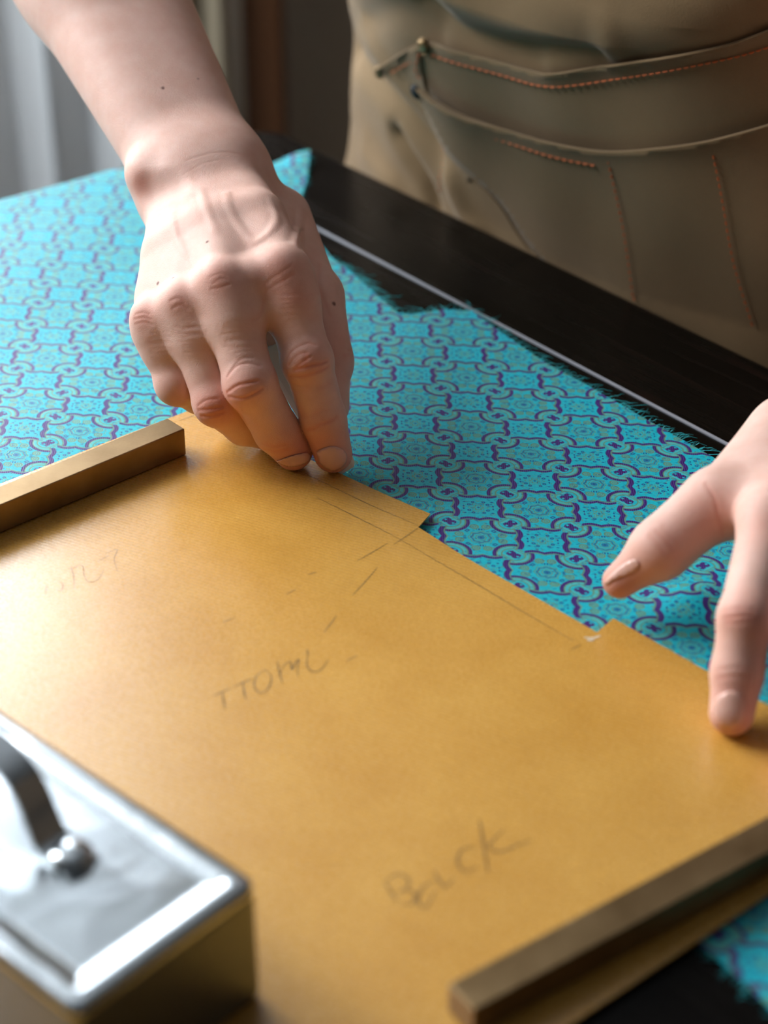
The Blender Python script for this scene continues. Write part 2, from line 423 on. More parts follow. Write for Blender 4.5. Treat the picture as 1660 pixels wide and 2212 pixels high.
window('window_1', True, YB, -1.34, -0.48, 0.22, 1.86, 2)
window('window_2', False, XL, 0.86, 2.3, 0.52, 1.85, 2)
tag(box('trim_1', (-0.155, 2.43, (FZ+CZ)/2), (0.05, 0.10, CZ-FZ), None, M_POST, 0.004), kind='structure')
tag(box('baseboard_back', (1.05, 2.49, FZ+0.05), (2.2, 0.02, 0.1), None, M_POST), kind='structure')

tag(box('added_light_diffuser', (-0.91, 2.475, 1.68), (0.90, 0.002, 0.36), None, M_DIFFUSER), 'added pale grey light blind drawn over the top of the back window', 'diffuser')  # unseen panel added so the steel lid reflects a dimmer, softer window
def curtain(name, x0, x1, y, m, folds, amp, seed, label):
    r = random.Random(seed); nx, nz = folds*14, 24
    ph = [r.uniform(-0.6, 0.6) for _ in range(folds+2)]
    V, Fc = [], []
    for j in range(nz+1):
        z = FZ+0.015+(1.86-FZ-0.015)*j/nz
        for i in range(nx+1):
            t = i/nx; k = t*folds
            p = ph[int(k)]*(1-(k % 1))+ph[int(k)+1]*(k % 1)
            d = amp*(0.75+0.25*math.sin(3*t+seed))*math.sin(2*math.pi*k+p+0.25*math.sin(1.5*z+seed))
            V.append((x0+(x1-x0)*t+0.35*amp*math.sin(4*math.pi*k+p), y+d, z))
    for j in range(nz):
        for i in range(nx):
            a = j*(nx+1)+i; Fc.append((a, a+1, a+nx+2, a+nx+1))
    o = pydata(name, V, Fc, None, m, True)
    s = o.modifiers.new('thickness', 'SOLIDIFY'); s.thickness = 0.0012
    return tag(o, label, 'curtain', 'curtains at the back window')
curtain('curtain', -1.0, -0.31, 2.36, M_SHEER, 7, 0.030, 3, 'white sheer curtain in soft folds at the far left by the window')
curtain('curtain', -0.295, -0.195, 2.36, M_LINEN, 2, 0.026, 8, 'beige linen curtain hanging between the white sheer curtain and the brown post')

# ------------------------------------------------------------------ the table
table = tag(empty('work_table', tuple(tab(0.7, 0.4, FZ))), 'dark lacquered wooden work table with a thin pale inlay line', 'table')
TO = Vector(table.location)
def tpt(a, b, z): return tuple(Vector(tab(a, b, z)) - TO)
TL, TW, TTH = 1.45, 0.86, 0.035
bm = bmesh.new()
ol = []
rc = 0.022
for (ca, cb, a0) in ((rc, rc, 180), (TL-rc, rc, 270), (TL-rc, TW-rc, 0), (rc, TW-rc, 90)):
    for k in range(7):
        t = math.radians(a0+90*k/6); ol.append((ca+rc*math.cos(t), cb+rc*math.sin(t)))
top = [bm.verts.new(tpt(a, b, 0)) for a, b in ol]
f = bm.faces.new(top)
r = bmesh.ops.extrude_face_region(bm, geom=[f])
for v in [g for g in r['geom'] if isinstance(g, bmesh.types.BMVert)]: v.co.z -= TTH
es = [e for e in bm.edges if all(abs(v.co.z - (-TO.z)) < 1e-6 for v in e.verts)]
bmesh.ops.bevel(bm, geom=es, offset=0.004, segments=3, affect='EDGES', profile=0.5)
bm_obj('table_top', bm, table, M_WOOD)
i0 = to_tab(P(690, 497)); i1 = to_tab(P(1580, 965)); ib = (i0[1]+i1[1])/2
box('inlay_strip', tpt(TL/2, ib, 0.0001), (TL-0.10, 0.0021, 0.0012), table, M_INLAY, 0, 1, A, B)
for a in (0.07, TL-0.07):
    for b_ in (0.07, TW-0.07):
        box('leg', tpt(a, b_, (FZ-TTH)/2), (0.065, 0.065, -FZ-TTH), table, M_WOOD, 0.004, 2, A, B)
for (a, b_, sa, sb) in ((TL/2, 0.07, TL-0.205, 0.022), (TL/2, TW-0.07, TL-0.205, 0.022), (0.07, TW/2, 0.022, TW-0.205), (TL-0.07, TW/2, 0.022, TW-0.205)):
    box('apron_rail', tpt(a, b_, -TTH-0.045), (sa, sb, 0.09), table, M_WOOD, 0.002, 1, A, B)

# ------------------------------------------------------------------ the brocade cloth
def px_tab(*pts): return [to_tab(P(*p)) for p in pts]
EDGE_FAR = [(672, 343), (664, 385), (652, 428), (665, 480), (690, 530), (716, 560), (762, 592), (812, 636), (860, 679), (900, 681), (960, 672), (1020, 676),
            (1060, 706), (1110, 741), (1180, 788), (1250, 826), (1330, 872), (1400, 912), (1470, 950), (1540, 990), (1660, 1065), (1850, 1180)]
EDGE_NEAR = [(1850, 2340), (1660, 2182), (1610, 2130), (1560, 2085), (1506, 2037), (1400, 1940), (1200, 1760)]
far_t = px_tab(*EDGE_FAR); near_t = px_tab(*EDGE_NEAR)
a_end, b_end = near_t[-1]
cl_poly = far_t + near_t + [(0.26, 0.66), (-0.10, 0.70), (-0.10, 0.20)] + px_tab((250, 367), (420, 378), (560, 366))
cv, cf, ncl = fill_poly(cl_poly, 0.006)
def cloth_z(a, b):
    z = 0.0006 + 0.0007*np.sin(38*a+11*b)*np.sin(29*b-7*a) + 0.0007
    c0 = np.array(to_tab(P(1500, 1295))); d1 = ((a-c0[0])*0.9+(b-c0[1])*0.4); d2 = (-(a-c0[0])*0.4+(b-c0[1])*0.9)
    z = z + 0.005*np.exp(-(d1/0.012)**2-(d2/0.018)**2)       # a low pucker by the pressing hand
    c0 = np.array(to_tab(P(660, 350))); z = z + 0.006*np.exp(-((a-c0[0])**2+(b-c0[1])**2)/0.018**2)   # the lifted corner
    return z
def cloth_pt(a, b):
    z = cloth_z(a, b)
    R = 0.012
    l = np.maximum(0, 0.004-a); th = np.minimum(l/R, math.pi/2)
    aa = np.where(a < 0.004, 0.004-R*np.sin(th), a); dz = np.where(a < 0.004, -(R-R*np.cos(th)) - np.maximum(0, l-R*math.pi/2), 0)
    return CORNER + np.outer(aa, A) + np.outer(b, B) + np.stack([0*z, 0*z, z+dz], 1)
C3 = cloth_pt(cv[:, 0], cv[:, 1])
cloth = pydata('brocade_cloth', C3, cf, None, M_CLOTH, True)
tag(cloth, 'turquoise brocade cloth with purple scrolling lattice pattern and frayed edges spread on the table', 'cloth')
# pattern coordinates: two repeats of the weave measured on the photograph
org = P(1164, 1108)[:2]; Uv = (P(1407, 1002)-P(1147, 989))[:2]*0.5 + (P(1276, 1055)-P(1031, 1042))[:2]*0.5; Vv = (P(1147, 989)-P(1164, 1108))[:2]*0.5+(P(1031, 1042)-P(1042, 1171))[:2]*0.5
Minv = np.linalg.inv(np.stack([Uv, Vv], 1))
flat = (CORNER + np.outer(cv[:, 0], A) + np.outer(cv[:, 1], B))[:, :2]
UVc = (flat-org)@Minv.T + 20.0
uvl = cloth.data.uv_layers.new(name='cloth')
li = np.empty(len(cloth.data.loops), np.int32); cloth.data.loops.foreach_get('vertex_index', li)
uvl.data.foreach_set('uv', UVc[li].astype(np.float32).ravel())
# frayed threads along the cut edges
parts = []
def fray(line, per_m, lmin, lmax, side):
    pl = smooth_line(line, 6); sg = np.linalg.norm(np.diff(pl, axis=0), axis=1)
    for k in range(len(pl)-1):
        for _ in range(max(1, int(round(sg[k]*per_m+random.random()-0.5)))):
            t = random.random(); p = pl[k]+(pl[k+1]-pl[k])*t
            d = (pl[k+1]-pl[k])/sg[k]; nrm = np.array([d[1], -d[0]])*side
            L = random.uniform(lmin, lmax)*(1.0 if random.random() < 0.85 else 1.7); sk = random.uniform(-0.1, 0.9); cu = random.uniform(-0.6, 0.6)
            q = []
            for j in range(5):
                s_ = j/4; w = p + (nrm+d*sk)*L*s_ + d*cu*L*s_*s_ - nrm*0.0006
                zz = 0.0014 + 0.003*math.sin(s_*3)*random.random()*0.5 - 0.0009*s_
                q.append(tab(w[0], w[1], max(0.0003, zz)))
            parts.append(tube_data(q, [0.00017, 0.00016, 0.00015, 0.00013, 0.00008], 3, False))
fray(far_t[5:20], 620, 0.002, 0.0085, 1)
fray(near_t[:6], 600, 0.002, 0.007, 1)
fray(far_t[:3], 700, 0.001, 0.003, 1)
tv, tf = merge(parts)
thr = pydata('frayed_threads', tv, tf, cloth, M_THREAD); thr['kind'] = 'stuff'

# ------------------------------------------------------------------ the kraft pattern sheet
PZ = 0.0032                                   # top of the sheet
def PT(px, py): return P(px, py, PZ)
def ext(p, q, t): p, q = np.array(p, float), np.array(q, float); return tuple(p+(q-p)*t)
w3 = [PT(425, 880), PT(930, 1113), PT(904, 1145), PT(1290, 1366), PT(1326, 1336), PT(1530, 1450)]
d_far = (w3[5]-w3[4]); d_far /= np.linalg.norm(d_far)
r1, r2 = PT(1660, 1932), PT(1230, 2214); d_r = (r1-r2)/np.linalg.norm(r1-r2)
def isect(p, d, q, e):
    M2 = np.array([[d[0], -e[0]], [d[1], -e[1]]]); s = np.linalg.solve(M2, (q-p)[:2]); return p+d*s[0]
c_fr = isect(w3[5], d_far, r1, d_r)
l1, l2 = PT(420, 882), PT(0, 1044); d_l = (l2-l1)/np.linalg.norm(l2-l1)
c_nl = l1 + d_l*0.40; c_nr = isect(r2, -d_r, c_nl, d_far)
poly = [p[:2] for p in w3] + [c_fr[:2], c_nr[:2], c_nl[:2]]
pv, pf, npl = fill_poly(poly, 0.012)
def paper_dz(x, y):
    dd = np.hypot(x-w3[2][0], y-w3[2][1]); return 0.0018*np.exp(-(dd/0.02)**2) + 0.0003*np.sin(25*x)*np.sin(22*y)
pz = PZ + paper_dz(pv[:, 0], pv[:, 1])
paper = pydata('pattern_sheet', np.column_stack([pv, pz]), pf, None, M_KRAFT, False)
sm = paper.modifiers.new('thickness', 'SOLIDIFY'); sm.thickness = 0.0007; sm.offset = -1
tag(paper, 'golden brown ribbed kraft pattern sheet with notched edge and pencil notes lying on the cloth', 'paper')
def ribbon(lines, width, lift=0.00012):
    V, Fc = [], []
    for ln in lines:
        p = np.array([PT(*q) for q in smooth_line(ln, 5)]); p[:, 2] = PZ+paper_dz(p[:, 0], p[:, 1])+lift
        o = len(V)
        for i in range(len(p)):
            t = p[min(i+1, len(p)-1)]-p[max(i-1, 0)]; t /= np.linalg.norm(t); n = np.array([-t[1], t[0], 0])
            w = width*(0.35+0.65*math.sin(math.pi*min(1, max(0.06, (i+0.5)/len(p)))))
            V += [p[i]-n*w/2, p[i]+n*w/2]
        for i in range(len(p)-1): Fc.append((o+2*i, o+2*i+2, o+2*i+3, o+2*i+1))
    return V, Fc
def cr(ox, oy, s, *pts): return [(ox+s*x, oy+s*y) for x, y in pts]
K = lambda *p: cr(380, 1280, 920/1660, *p)
word = [K((145, 402), (180, 386), (218, 370)), K((181, 386), (186, 420), (192, 452)), K((225, 366), (260, 350), (297, 334)), K((262, 350), (266, 385), (274, 416)),
        K((352, 300), (315, 322), (306, 365), (330, 390), (362, 370), (372, 325), (350, 300)), K((396, 266), (404, 310), (416, 354)), K((404, 318), (425, 280), (447, 268), (452, 300), (470, 268), (480, 262), (474, 300), (478, 326)),
        K((512, 220), (516, 245)), K((514, 246), (512, 285), (535, 308), (568, 298), (594, 262))]
v_, f_ = ribbon(word, 0.0009); tag(pydata('pencil_word', v_, f_, paper, M_PENCIL), 'pencilled word running across the middle of the sheet')
word = [K((812, 1128), (838, 1165), (862, 1205)), K((818, 1126), (862, 1098), (902, 1112), (905, 1146), (868, 1166)), K((868, 1166), (915, 1160), (935, 1186), (915, 1215), (878, 1212)),
        K((1010, 1120), (962, 1150), (945, 1205), (975, 1225), (1015, 1160)), K((1006, 1085), (1020, 1110), (1048, 1145), (1085, 1112)),
        K((1172, 990), (1120, 1000), (1098, 1045), (1125, 1085), (1180, 1070)), K((1184, 882), (1200, 980), (1218, 1092)), K((1278, 925), (1222, 985), (1262, 1010), (1330, 985), (1392, 962))]
v_, f_ = ribbon(word, 0.0011); tag(pydata('pencil_word', v_, f_, paper, M_PENCIL), 'pencilled word Back near the bottom of the sheet')
K2 = lambda *p: cr(0, 850, 700/1660, *p)
word = [K2((60, 1050), (70, 1110)), K2((240, 985), (232, 1030)), K2((300, 965), (322, 975), (318, 1005), (292, 1010)), K2((362, 885), (378, 940), (380, 1000)), K2((366, 900), (420, 880), (430, 935)), K2((430, 925), (450, 965), (500, 955), (535, 900)),
        K2((500, 860), (560, 830)), K2((540, 820), (600, 800), (585, 850), (604, 915))]
v_, f_ = ribbon(word, 0.0007); tag(pydata('pencil_word', v_, f_, paper, M_PENCIL_F), 'faint pencilled word at the left end of the sheet')
for ln in ([(648, 1018), (730, 1058), (830, 1106), (905, 1143)], [(685, 1076), (770, 1118), (858, 1166)], [(858, 1166), (1000, 1244), (1130, 1322), (1240, 1386)],
                 [(905, 1146), (880, 1162), (850, 1180)], [(385, 910), (432, 893)]):
    pydata('pencil_line', *ribbon([ln], 0.00065), paper, M_PENCIL)
for ln in ([(772, 1212), (838, 1176)], [(762, 1286), (790, 1256), (816, 1226)], [(618, 1284), (640, 1274)], [(480, 1344), (508, 1334)], [(700, 1366), (728, 1330)], [(748, 1428), (772, 1416)], [(1234, 1404), (1256, 1394)], [(665, 1242), (684, 1236)]):
    pydata('pencil_tick', *ribbon([ln], 0.0007), paper, M_PENCIL)

tag(pydata('chalk_mark', *ribbon([[(1262, 1378), (1280, 1380), (1298, 1374)], [(1268, 1384), (1284, 1384)]], 0.0018, 0.0002), paper, M_SMUDGE), 'small white chalk smudge at the notch')
# ------------------------------------------------------------------ brass bars
def bar(name, p_back, p_front, ang_pts, length, zh, w, away, label):
    """p_back/p_front: pixel of the visible end's back / front top corner."""
    z = PZ+0.0004+zh
    e = D(*p_front, 1.0); p = P(p_front[0], p_front[1], z)
    d = P(*ang_pts[1], z)-P(*ang_pts[0], z); d /= np.linalg.norm(d); d *= away
    n = np.array([-d[1], d[0], 0]);
    if n@(P(*p_back, z)-p) < 0: n = -n
    c = p + d*length/2 + n*w/2; c[2] = PZ+0.0004+zh/2
    o = box(name, (0, 0, 0), (length, w, zh), None, M_BRASS, 0.0005, 2, d, n)
    o.location = c
    return tag(o, label, 'bar', 'brass bars holding the sheet flat')
bar('brass_bar', (358, 905), (399, 926), ((0, 1090), (398, 926)), 0.20, 0.0150, 0.0145, -1, 'square brass bar weighing down the left end of the pattern sheet')
bar('brass_bar', (970, 2126), (1024, 2183), ((1024, 2183), (1660, 1841)), 0.24, 0.0125, 0.0145, 1, 'square brass bar in shade along the near right end of the pattern sheet')

# ------------------------------------------------------------------ steel box with a strap handle
BZ = PZ+0.0004; BH = 0.0535
pc = P(560, 1900, BZ+BH)                       # far right top corner
bd = P(0, 1528, BZ+BH)-P(545, 1888, BZ+BH); bd /= np.linalg.norm(bd); bn = np.array([-bd[1], bd[0], 0])
if bn@(P(150, 2140, BZ+BH)-pc) < 0: bn = -bn
BL, BW = 0.20, 0.0785
bc = pc + bd*BL/2 + bn*BW/2; bc[2] = BZ
sbox = tag(empty('metal_box', tuple(bc)), 'polished steel box with a riveted strap handle standing at the near left of the sheet', 'box')
box('body', (0, 0, (BH-0.004)/2), (BL-0.0008, BW-0.0008, BH-0.004), sbox, M_BODY, 0.003, 3, bd, bn, smooth=False)
bm = bmesh.new()                               # lid: rim with a shallow sunk panel
def rr_ring(hx, hy, rad, z, n=6):
    out = []
    for (sx, sy, a0) in ((1, 1, 0), (-1, 1, 90), (-1, -1, 180), (1, -1, 270)):
        for k in range(n+1):
            t = math.radians(a0+90*k/n); v = bd*(sx*(hx-rad)+rad*math.cos(t)) + bn*(sy*(hy-rad)+rad*math.sin(t))
            out.append(bm.verts.new((v[0], v[1], z)))
    return out
hx, hy = BL/2, BW/2
prof = [(0, 0, BH-0.0050), (0, 0, BH-0.003), (0.0004, 0.0004, BH-0.0015), (0.0014, 0.0014, BH-0.0004), (0.003, 0.003, BH), (0.0062, 0.0062, BH), (0.0078, 0.0078, BH-0.0004), (0.009, 0.009, BH-0.0012), (0.014, 0.014, BH-0.0014), (0.028, 0.028, BH-0.0006)]
rings = [rr_ring(hx-a, hy-b_, max(0.005-a*0.4, 0.0015), z) for a, b_, z in prof]
for r_a, r_b in zip(rings, rings[1:]):
    n = len(r_a)
    for k in range(n): bm.faces.new((r_a[k], r_a[(k+1) % n], r_b[(k+1) % n], r_b[k]))
bm.faces.new(rings[-1])
lid = bm_obj('lid', bm, sbox, M_STEEL, True)
# handle: two feet and an arched strap along the length of the box
foot = P(150, 1853, BZ+BH)
fa = (foot-bc)@bd; fb = (foot-bc)@bn
SPAN = 0.10
prof = smooth_line([(0.007, 0.0008), (-0.004, 0.0010), (-0.0095, 0.003), (-0.013, 0.009), (-0.017, 0.018), (-0.024, 0.0255), (-0.036, 0.029), (-0.050, 0.030)], 5)
prof = np.vstack([prof, (np.array([-SPAN, 0])+prof[::-1]*np.array([-1, 1]))[1:]])
V, Fc = [], []; SW, ST = 0.014, 0.0022
for i, (t, h) in enumerate(prof):
    tn = prof[min(i+1, len(prof)-1)]-prof[max(i-1, 0)]; tn /= np.linalg.norm(tn); nn = np.array([-tn[1], tn[0]])
    if i < 2 or i > len(prof)-3: wd = SW
    else: wd = SW*(0.8+0.2*abs(i/len(prof)-0.5)*2)
    for s_, u in ((-1, -1), (1, -1), (1, 1), (-1, 1)):
        q = np.array([t, h]) + nn*u*ST/2
        w = bd*(fa-q[0]) + bn*(fb+s_*wd/2); V.append((w[0], w[1], BH-0.0006+q[1]))
for i in range(len(prof)-1):
    for k in range(4): Fc.append((4*i+k, 4*i+(k+1) % 4, 4*i+4+(k+1) % 4, 4*i+4+k))
Fc += [(3, 2, 1, 0), tuple(4*(len(prof)-1)+k for k in range(4))]
pydata('handle', V, Fc, sbox, M_STEEL, False)
def dome_data(c, n, rad, h, seg=20, rings=6):
    n = np.array(n)/np.linalg.norm(n); u = np.cross(n, [0.3, 0.8, 0.51]); u /= np.linalg.norm(u); w = np.cross(n, u); V, Fc = [], []
    for j in range(rings):
        t = (math.pi/2)*j/rings; rj = rad*math.cos(t)**0.7; hj = h*math.sin(t)
        for k in range(seg): a = 2*math.pi*k/seg; V.append(np.array(c)+n*hj+rj*(math.cos(a)*u+math.sin(a)*w))
    V.append(np.array(c)+n*h)
    for j in range(rings-1):
        for k in range(seg): Fc.append((j*seg+k, j*seg+(k+1) % seg, (j+1)*seg+(k+1) % seg, (j+1)*seg+k))
    for k in range(seg): Fc.append(((rings-1)*seg+k, (rings-1)*seg+(k+1) % seg, rings*seg))
    Fc.append(tuple(range(seg-1, -1, -1))); return V, Fc
for t in (0.001, -SPAN-0.001):
    w = bd*(fa-t)+bn*fb; v_, f_ = dome_data((w[0], w[1], BH+0.0008), (0, 0, 1), 0.0080, 0.0046); pydata('rivet', v_, f_, sbox, M_STEEL, True)

# ------------------------------------------------------------------ signed-distance modelling of the hands
def rcone(p, a, b, r1, r2):
    ba = b-a; l2 = ba@ba; rr = r1-r2; a2 = l2-rr*rr; il2 = 1.0/l2
    pa = p-a; y = pa@ba; z = y-l2
    t = pa*l2-np.outer(y, ba); x2 = np.einsum('ij,ij->i', t, t); y2 = y*y*l2; z2 = z*z*l2
    k = np.sign(rr)*rr*rr*x2
    d = (np.sqrt(np.maximum(x2*a2*il2, 0))+y*rr)*il2-r1
    c1 = np.sign(z)*a2*z2 > k; c2 = np.sign(y)*a2*y2 < k
    d = np.where(c2, np.sqrt(x2+y2)*il2-r1, d); d = np.where(c1, np.sqrt(x2+z2)*il2-r2, d)
    return d
def ball(p, c, r): return np.sqrt(((p-c)**2).sum(1))-r
def smin(a, b, k):
    h = np.maximum(k-np.abs(a-b), 0)/k; return np.minimum(a, b)-h*h*k*0.25
def smax(a, b, k): return -smin(-a, -b, k)
def chain(p, pts, rad, k=0.003):
    d = None
    for i in range(len(pts)-1):
        e = rcone(p, pts[i], pts[i+1], rad[i], rad[i+1]); d = e if d is None else smin(d, e, k)
    return d
def grad(f, p, h=4e-4):
    g = np.zeros_like(p)
    for e in ((1, -1, -1), (-1, -1, 1), (-1, 1, -1), (1, 1, 1)):
        e = np.array(e, float); g += f(p+e*h)[:, None]*e
    return g/(np.linalg.norm(g, axis=1, keepdims=True)+1e-12)
def mesh_sdf(f, lo, hi, h, refine=1):
    lo, hi = np.array(lo, float), np.array(hi, float); K_ = 6
    nb = np.ceil((hi-lo)/(h*K_)).astype(int); n = nb*K_
    ax = [lo[i]+(np.arange(nb[i])+0.5)*h*K_ for i in range(3)]
    c = np.stack(np.meshgrid(*ax, indexing='ij'), -1).reshape(-1, 3); dc = f(c).reshape(nb)
    act = np.abs(dc) < h*K_*1.05
    arr = np.repeat(np.repeat(np.repeat(np.sign(dc).astype(np.float32), K_, 0), K_, 1), K_, 2)
    bi = np.argwhere(act); loc = np.stack(np.meshgrid(*[np.arange(K_)]*3, indexing='ij'), -1).reshape(-1, 3)
    for s in range(0, len(bi), 1500):
        idx = (bi[s:s+1500, None]*K_+loc[None]).reshape(-1, 3)
        arr[idx[:, 0], idx[:, 1], idx[:, 2]] = f(lo+(idx+0.5)*h)
    ins = arr < 0
    cs = tuple(d-1 for d in arr.shape); cnt = np.zeros(cs, np.int8)
    sl = lambda o, d: slice(o, o+d)
    for o in np.ndindex(2, 2, 2): cnt += ins[sl(o[0], cs[0]), sl(o[1], cs[1]), sl(o[2], cs[2])]
    cells = np.argwhere((cnt > 0) & (cnt < 8)); vid = np.full(cs, -1, np.int32); vid[tuple(cells.T)] = np.arange(len(cells))
    acc = np.zeros((len(cells), 3)); w = np.zeros(len(cells))
    C8 = list(np.ndindex(2, 2, 2))
    for a_ in C8:
        for d in range(3):
            if a_[d] == 0:
                b_ = list(a_); b_[d] = 1
                va = arr[tuple((cells+a_).T)]; vb = arr[tuple((cells+b_).T)]
                m = (va < 0) != (vb < 0); t = np.where(m, va/np.where(m, va-vb, 1), 0)
                q = np.array(a_, float)[None]+0*acc; q[:, d] += t; acc[m] += q[m]; w[m] += 1
    V = lo+(cells+acc/w[:, None]+0.5)*h
    F_ = []
    for d in range(3):
        e1, e2 = (d+1) % 3, (d+2) % 3
        s0 = [slice(None)]*3; s1 = [slice(None)]*3; s0[d] = slice(0, -1); s1[d] = slice(1, None)
        i0_, i1_ = ins[tuple(s0)], ins[tuple(s1)]
        ed = np.argwhere(i0_ != i1_); flip = i0_[tuple(ed.T)]
        ok = np.all(ed[:, [e1, e2]] > 0, axis=1) & (ed[:, e1] < cs[e1]) & (ed[:, e2] < cs[e2]); ed, flip = ed[ok], flip[ok]
        def g(o1, o2):
            c_ = ed.copy(); c_[:, e1] -= o1; c_[:, e2] -= o2; return vid[tuple(c_.T)]
        q = np.stack([g(1, 1), g(0, 1), g(0, 0), g(1, 0)], 1); q[~flip] = q[~flip][:, ::-1]; F_.append(q)
    Fq = np.concatenate(F_); Fq = Fq[(Fq >= 0).all(1)]
    for _ in range(refine):
        g = grad(f, V, h*0.5); V = V - g*np.clip(f(V), -h, h)[:, None]
    return V, Fq
def cast_many(f, q, z0=0.6, z1=1.3):
    """First points of surface f on the lines of sight through pixels (nan where missed)."""
    q = np.asarray(q, float); d = FW[None]+np.outer((q[:, 0]-CX)/FPX, RX)-np.outer((q[:, 1]-CY)/FPX, UP)
    L = np.linalg.norm(d, axis=1); t = np.full(len(q), z0); live = np.arange(len(q))
    for _ in range(90):
        if len(live) == 0: break
        v = f(CAM+d[live]*t[live, None]); mv = v > 3e-5
        t[live[mv]] += np.maximum(v[mv], 3e-5)*0.92/L[live[mv]]
        live = live[mv & (t[live] < z1)]
    p = CAM+d*t[:, None]; p[t >= z1] = np.nan
    return p
def cast(f, px, py):
    p = cast_many(f, [(px, py)])[0]; return None if np.isnan(p[0]) else p
def seg_dist(p, line):
    d = np.full(len(p), 1e9)
    for a, b in zip(line[:-1], line[1:]):
        ba = b-a; t = np.clip(((p-a)@ba)/(ba@ba+1e-18), 0, 1); d = np.minimum(d, np.linalg.norm(p-a-t[:, None]*ba, axis=1))
    return d
PXM = 1/4130.0
def J(px, py, zc): return D(px, py, zc)

# ---- the hand that holds the chalk (its joints measured as pixel + distance)
H1 = dict(
    index=([J(612, 592, .936), J(664, 780, .935), J(699, 905, .945), J(720, 980, .951)], [.0142, .0120, .0111, .0096]),
    middle=([J(487, 622, .930), J(541, 830, .928), J(598, 930, .945), J(634, 975, .953)], [.0142, .0124, .0112, .0096]),
    ring=([J(402, 664, .938), J(470, 870, .940), J(528, 915, .958), J(580, 935, .970)], [.0130, .0113, .0106, .0090]),
    pinky=([J(338, 702, .948), J(384, 828, .952), J(432, 852, .968), J(482, 876, .982)], [.0118, .0106, .0098, .0084]),
    thumb=([J(612, 470, 1.020), J(684, 640, .994), J(708, 782, .982), J(716, 880, .972)], [.0150, .0125, .0118, .0092]))
W1u, W1r = J(384, 402, 1.000), J(486, 366, 1.010)
def arm1(p):
    u = rcone(p, W1u, J(140, -60, 1.070), .0178, .0295); r = rcone(p, W1r, J(300, 20, 1.065), .0190, .0295)
    d = smin(u, r, .026)
    e = rcone(p, J(200, -60, 1.072), J(60, -330, 1.13), .034, .042)
    return smin(d, e, .03)
def base1(p):
    d = None
    for n_, wr, r0, r1 in (('index', J(488, 384, 1.006), .0160, .0140), ('middle', J(446, 392, 1.003), .0165, .0140), ('ring', J(412, 400, 1.002), .0160, .0128), ('pinky', J(396, 414, 1.002), .0155, .0116)):
        mp_ = wr*.45+H1[n_][0][0]*.55+np.array([0, 0, .0045]); e = smin(rcone(p, wr, mp_, r0, r1+.001), rcone(p, mp_, H1[n_][0][0], r1+.001, r1), .004); e = smin(e, rcone(p, H1[n_][0][0], H1[n_][0][0]*.7+H1[n_][0][1]*.3, r1, r1*.94), .002); d = e if d is None else smin(d, e, .013)
    # palm and the fleshy sides
    d = smin(d, rcone(p, J(412, 500, .998), J(355, 655, .964), .0165, .0125), .010)
    d = smin(d, rcone(p, J(470, 480, 1.005), J(480, 620, .965), .017, .014), .012)
    d = smin(d, rcone(p, J(560, 470, 1.012), J(612, 600, .962), .0165, .0120), .014)
    for n1, n2, t1, t2, r_ in (('index', 'middle', .30, .22, .0086), ('middle', 'ring', .24, .24, .0082), ('ring', 'pinky', .20, .28, .0076)):
        a_ = H1[n1][0][0]*(1-t1)+H1[n1][0][1]*t1+FW*.003; b_ = H1[n2][0][0]*(1-t2)+H1[n2][0][1]*t2+FW*.003
        d = smin(d, rcone(p, a_, b_, r_, r_), .008)
    d = smin(d, rcone(p, J(560, 560, .990), J(588, 715, .968), .0150, .0120), .010)
    for n1, n2 in (('index', 'middle'), ('middle', 'ring'), ('ring', 'pinky')): d = smin(d, rcone(p, H1[n1][0][0], H1[n2][0][0], .0126, .0120), .004)
    t = chain(p, *[x[:3] for x in H1['thumb']], .006)
    d = smin(d, t, .014)
    d = smin(d, smin(ball(p, W1u, .0178), ball(p, W1r, .0188), .02), .016)
    return d
def hand1_raw(p):
    b = smin(base1(p), arm1(p), .018); d = b
    for n_ in ('index', 'middle', 'ring', 'pinky'):
        pts, rad = H1[n_]
        f_ = chain(p, [pts[0]*.8+pts[1]*.2]+pts[1:], [rad[0]*.93]+rad[1:], .003)
        f_ = smin(f_, ball(p, pts[1]+np.array([0, -.0012, .0014]), rad[1]*1.0), .004)
        d = np.minimum(d, smin(b, f_, .007))
    pts, rad = H1['thumb']
    d = np.minimum(d, smin(b, chain(p, pts[1:], rad[1:], .004), .006))
    return d
UPC = np.array([0, -0.35, 0.94])                      # roughly the dorsal side seen from the camera
def lift_line(f, pts, out):
    h = cast_many(f, pts); d = h-CAM; d /= np.linalg.norm(d, axis=1, keepdims=True)
    return [x for x in h+d*out if not np.isnan(x[0])]
C1 = lambda *p: cr(200, 300, 700/1660, *p)
VE1 = []
for pts, r_, o_ in ((C1((690, 300), (700, 370), (760, 470), (830, 540), (900, 520)), .0013, .0012), (C1((900, 330), (940, 420), (900, 500), (830, 545)), .0011, .0010),
                    (C1((1060, 380), (1050, 470), (1030, 560)), .0013, .0010), (C1((560, 280), (600, 400), (640, 500)), .0010, .0011), (C1((420, 400), (440, 520), (500, 620)), .0009, .0010)):
    h_ = cast_many(hand1_raw, smooth_line(pts, 3)); s_ = np.linspace(0, 1, len(h_)); d_ = h_-CAM; d_ /= np.linalg.norm(d_, axis=1, keepdims=True)
    VE1.append((h_+d_*(r_+.0015+.0022*np.abs(2*s_-1)**3)[:, None], r_))
KN1 = [(cast(hand1_raw, *q), r_) for q, r_ in (((603, 575), .0085), ((470, 600), .0082), ((386, 645), .0072), ((315, 678), .0068))]
KN1 = [(c+ray(600, 600)*(r_+.0018), r_) for c, r_ in KN1 if c is not None]
STY = cast(hand1_raw, 310, 372)
DENT = cast(hand1_raw, 308, 410); DENT2 = cast(hand1_raw, 352, 388)
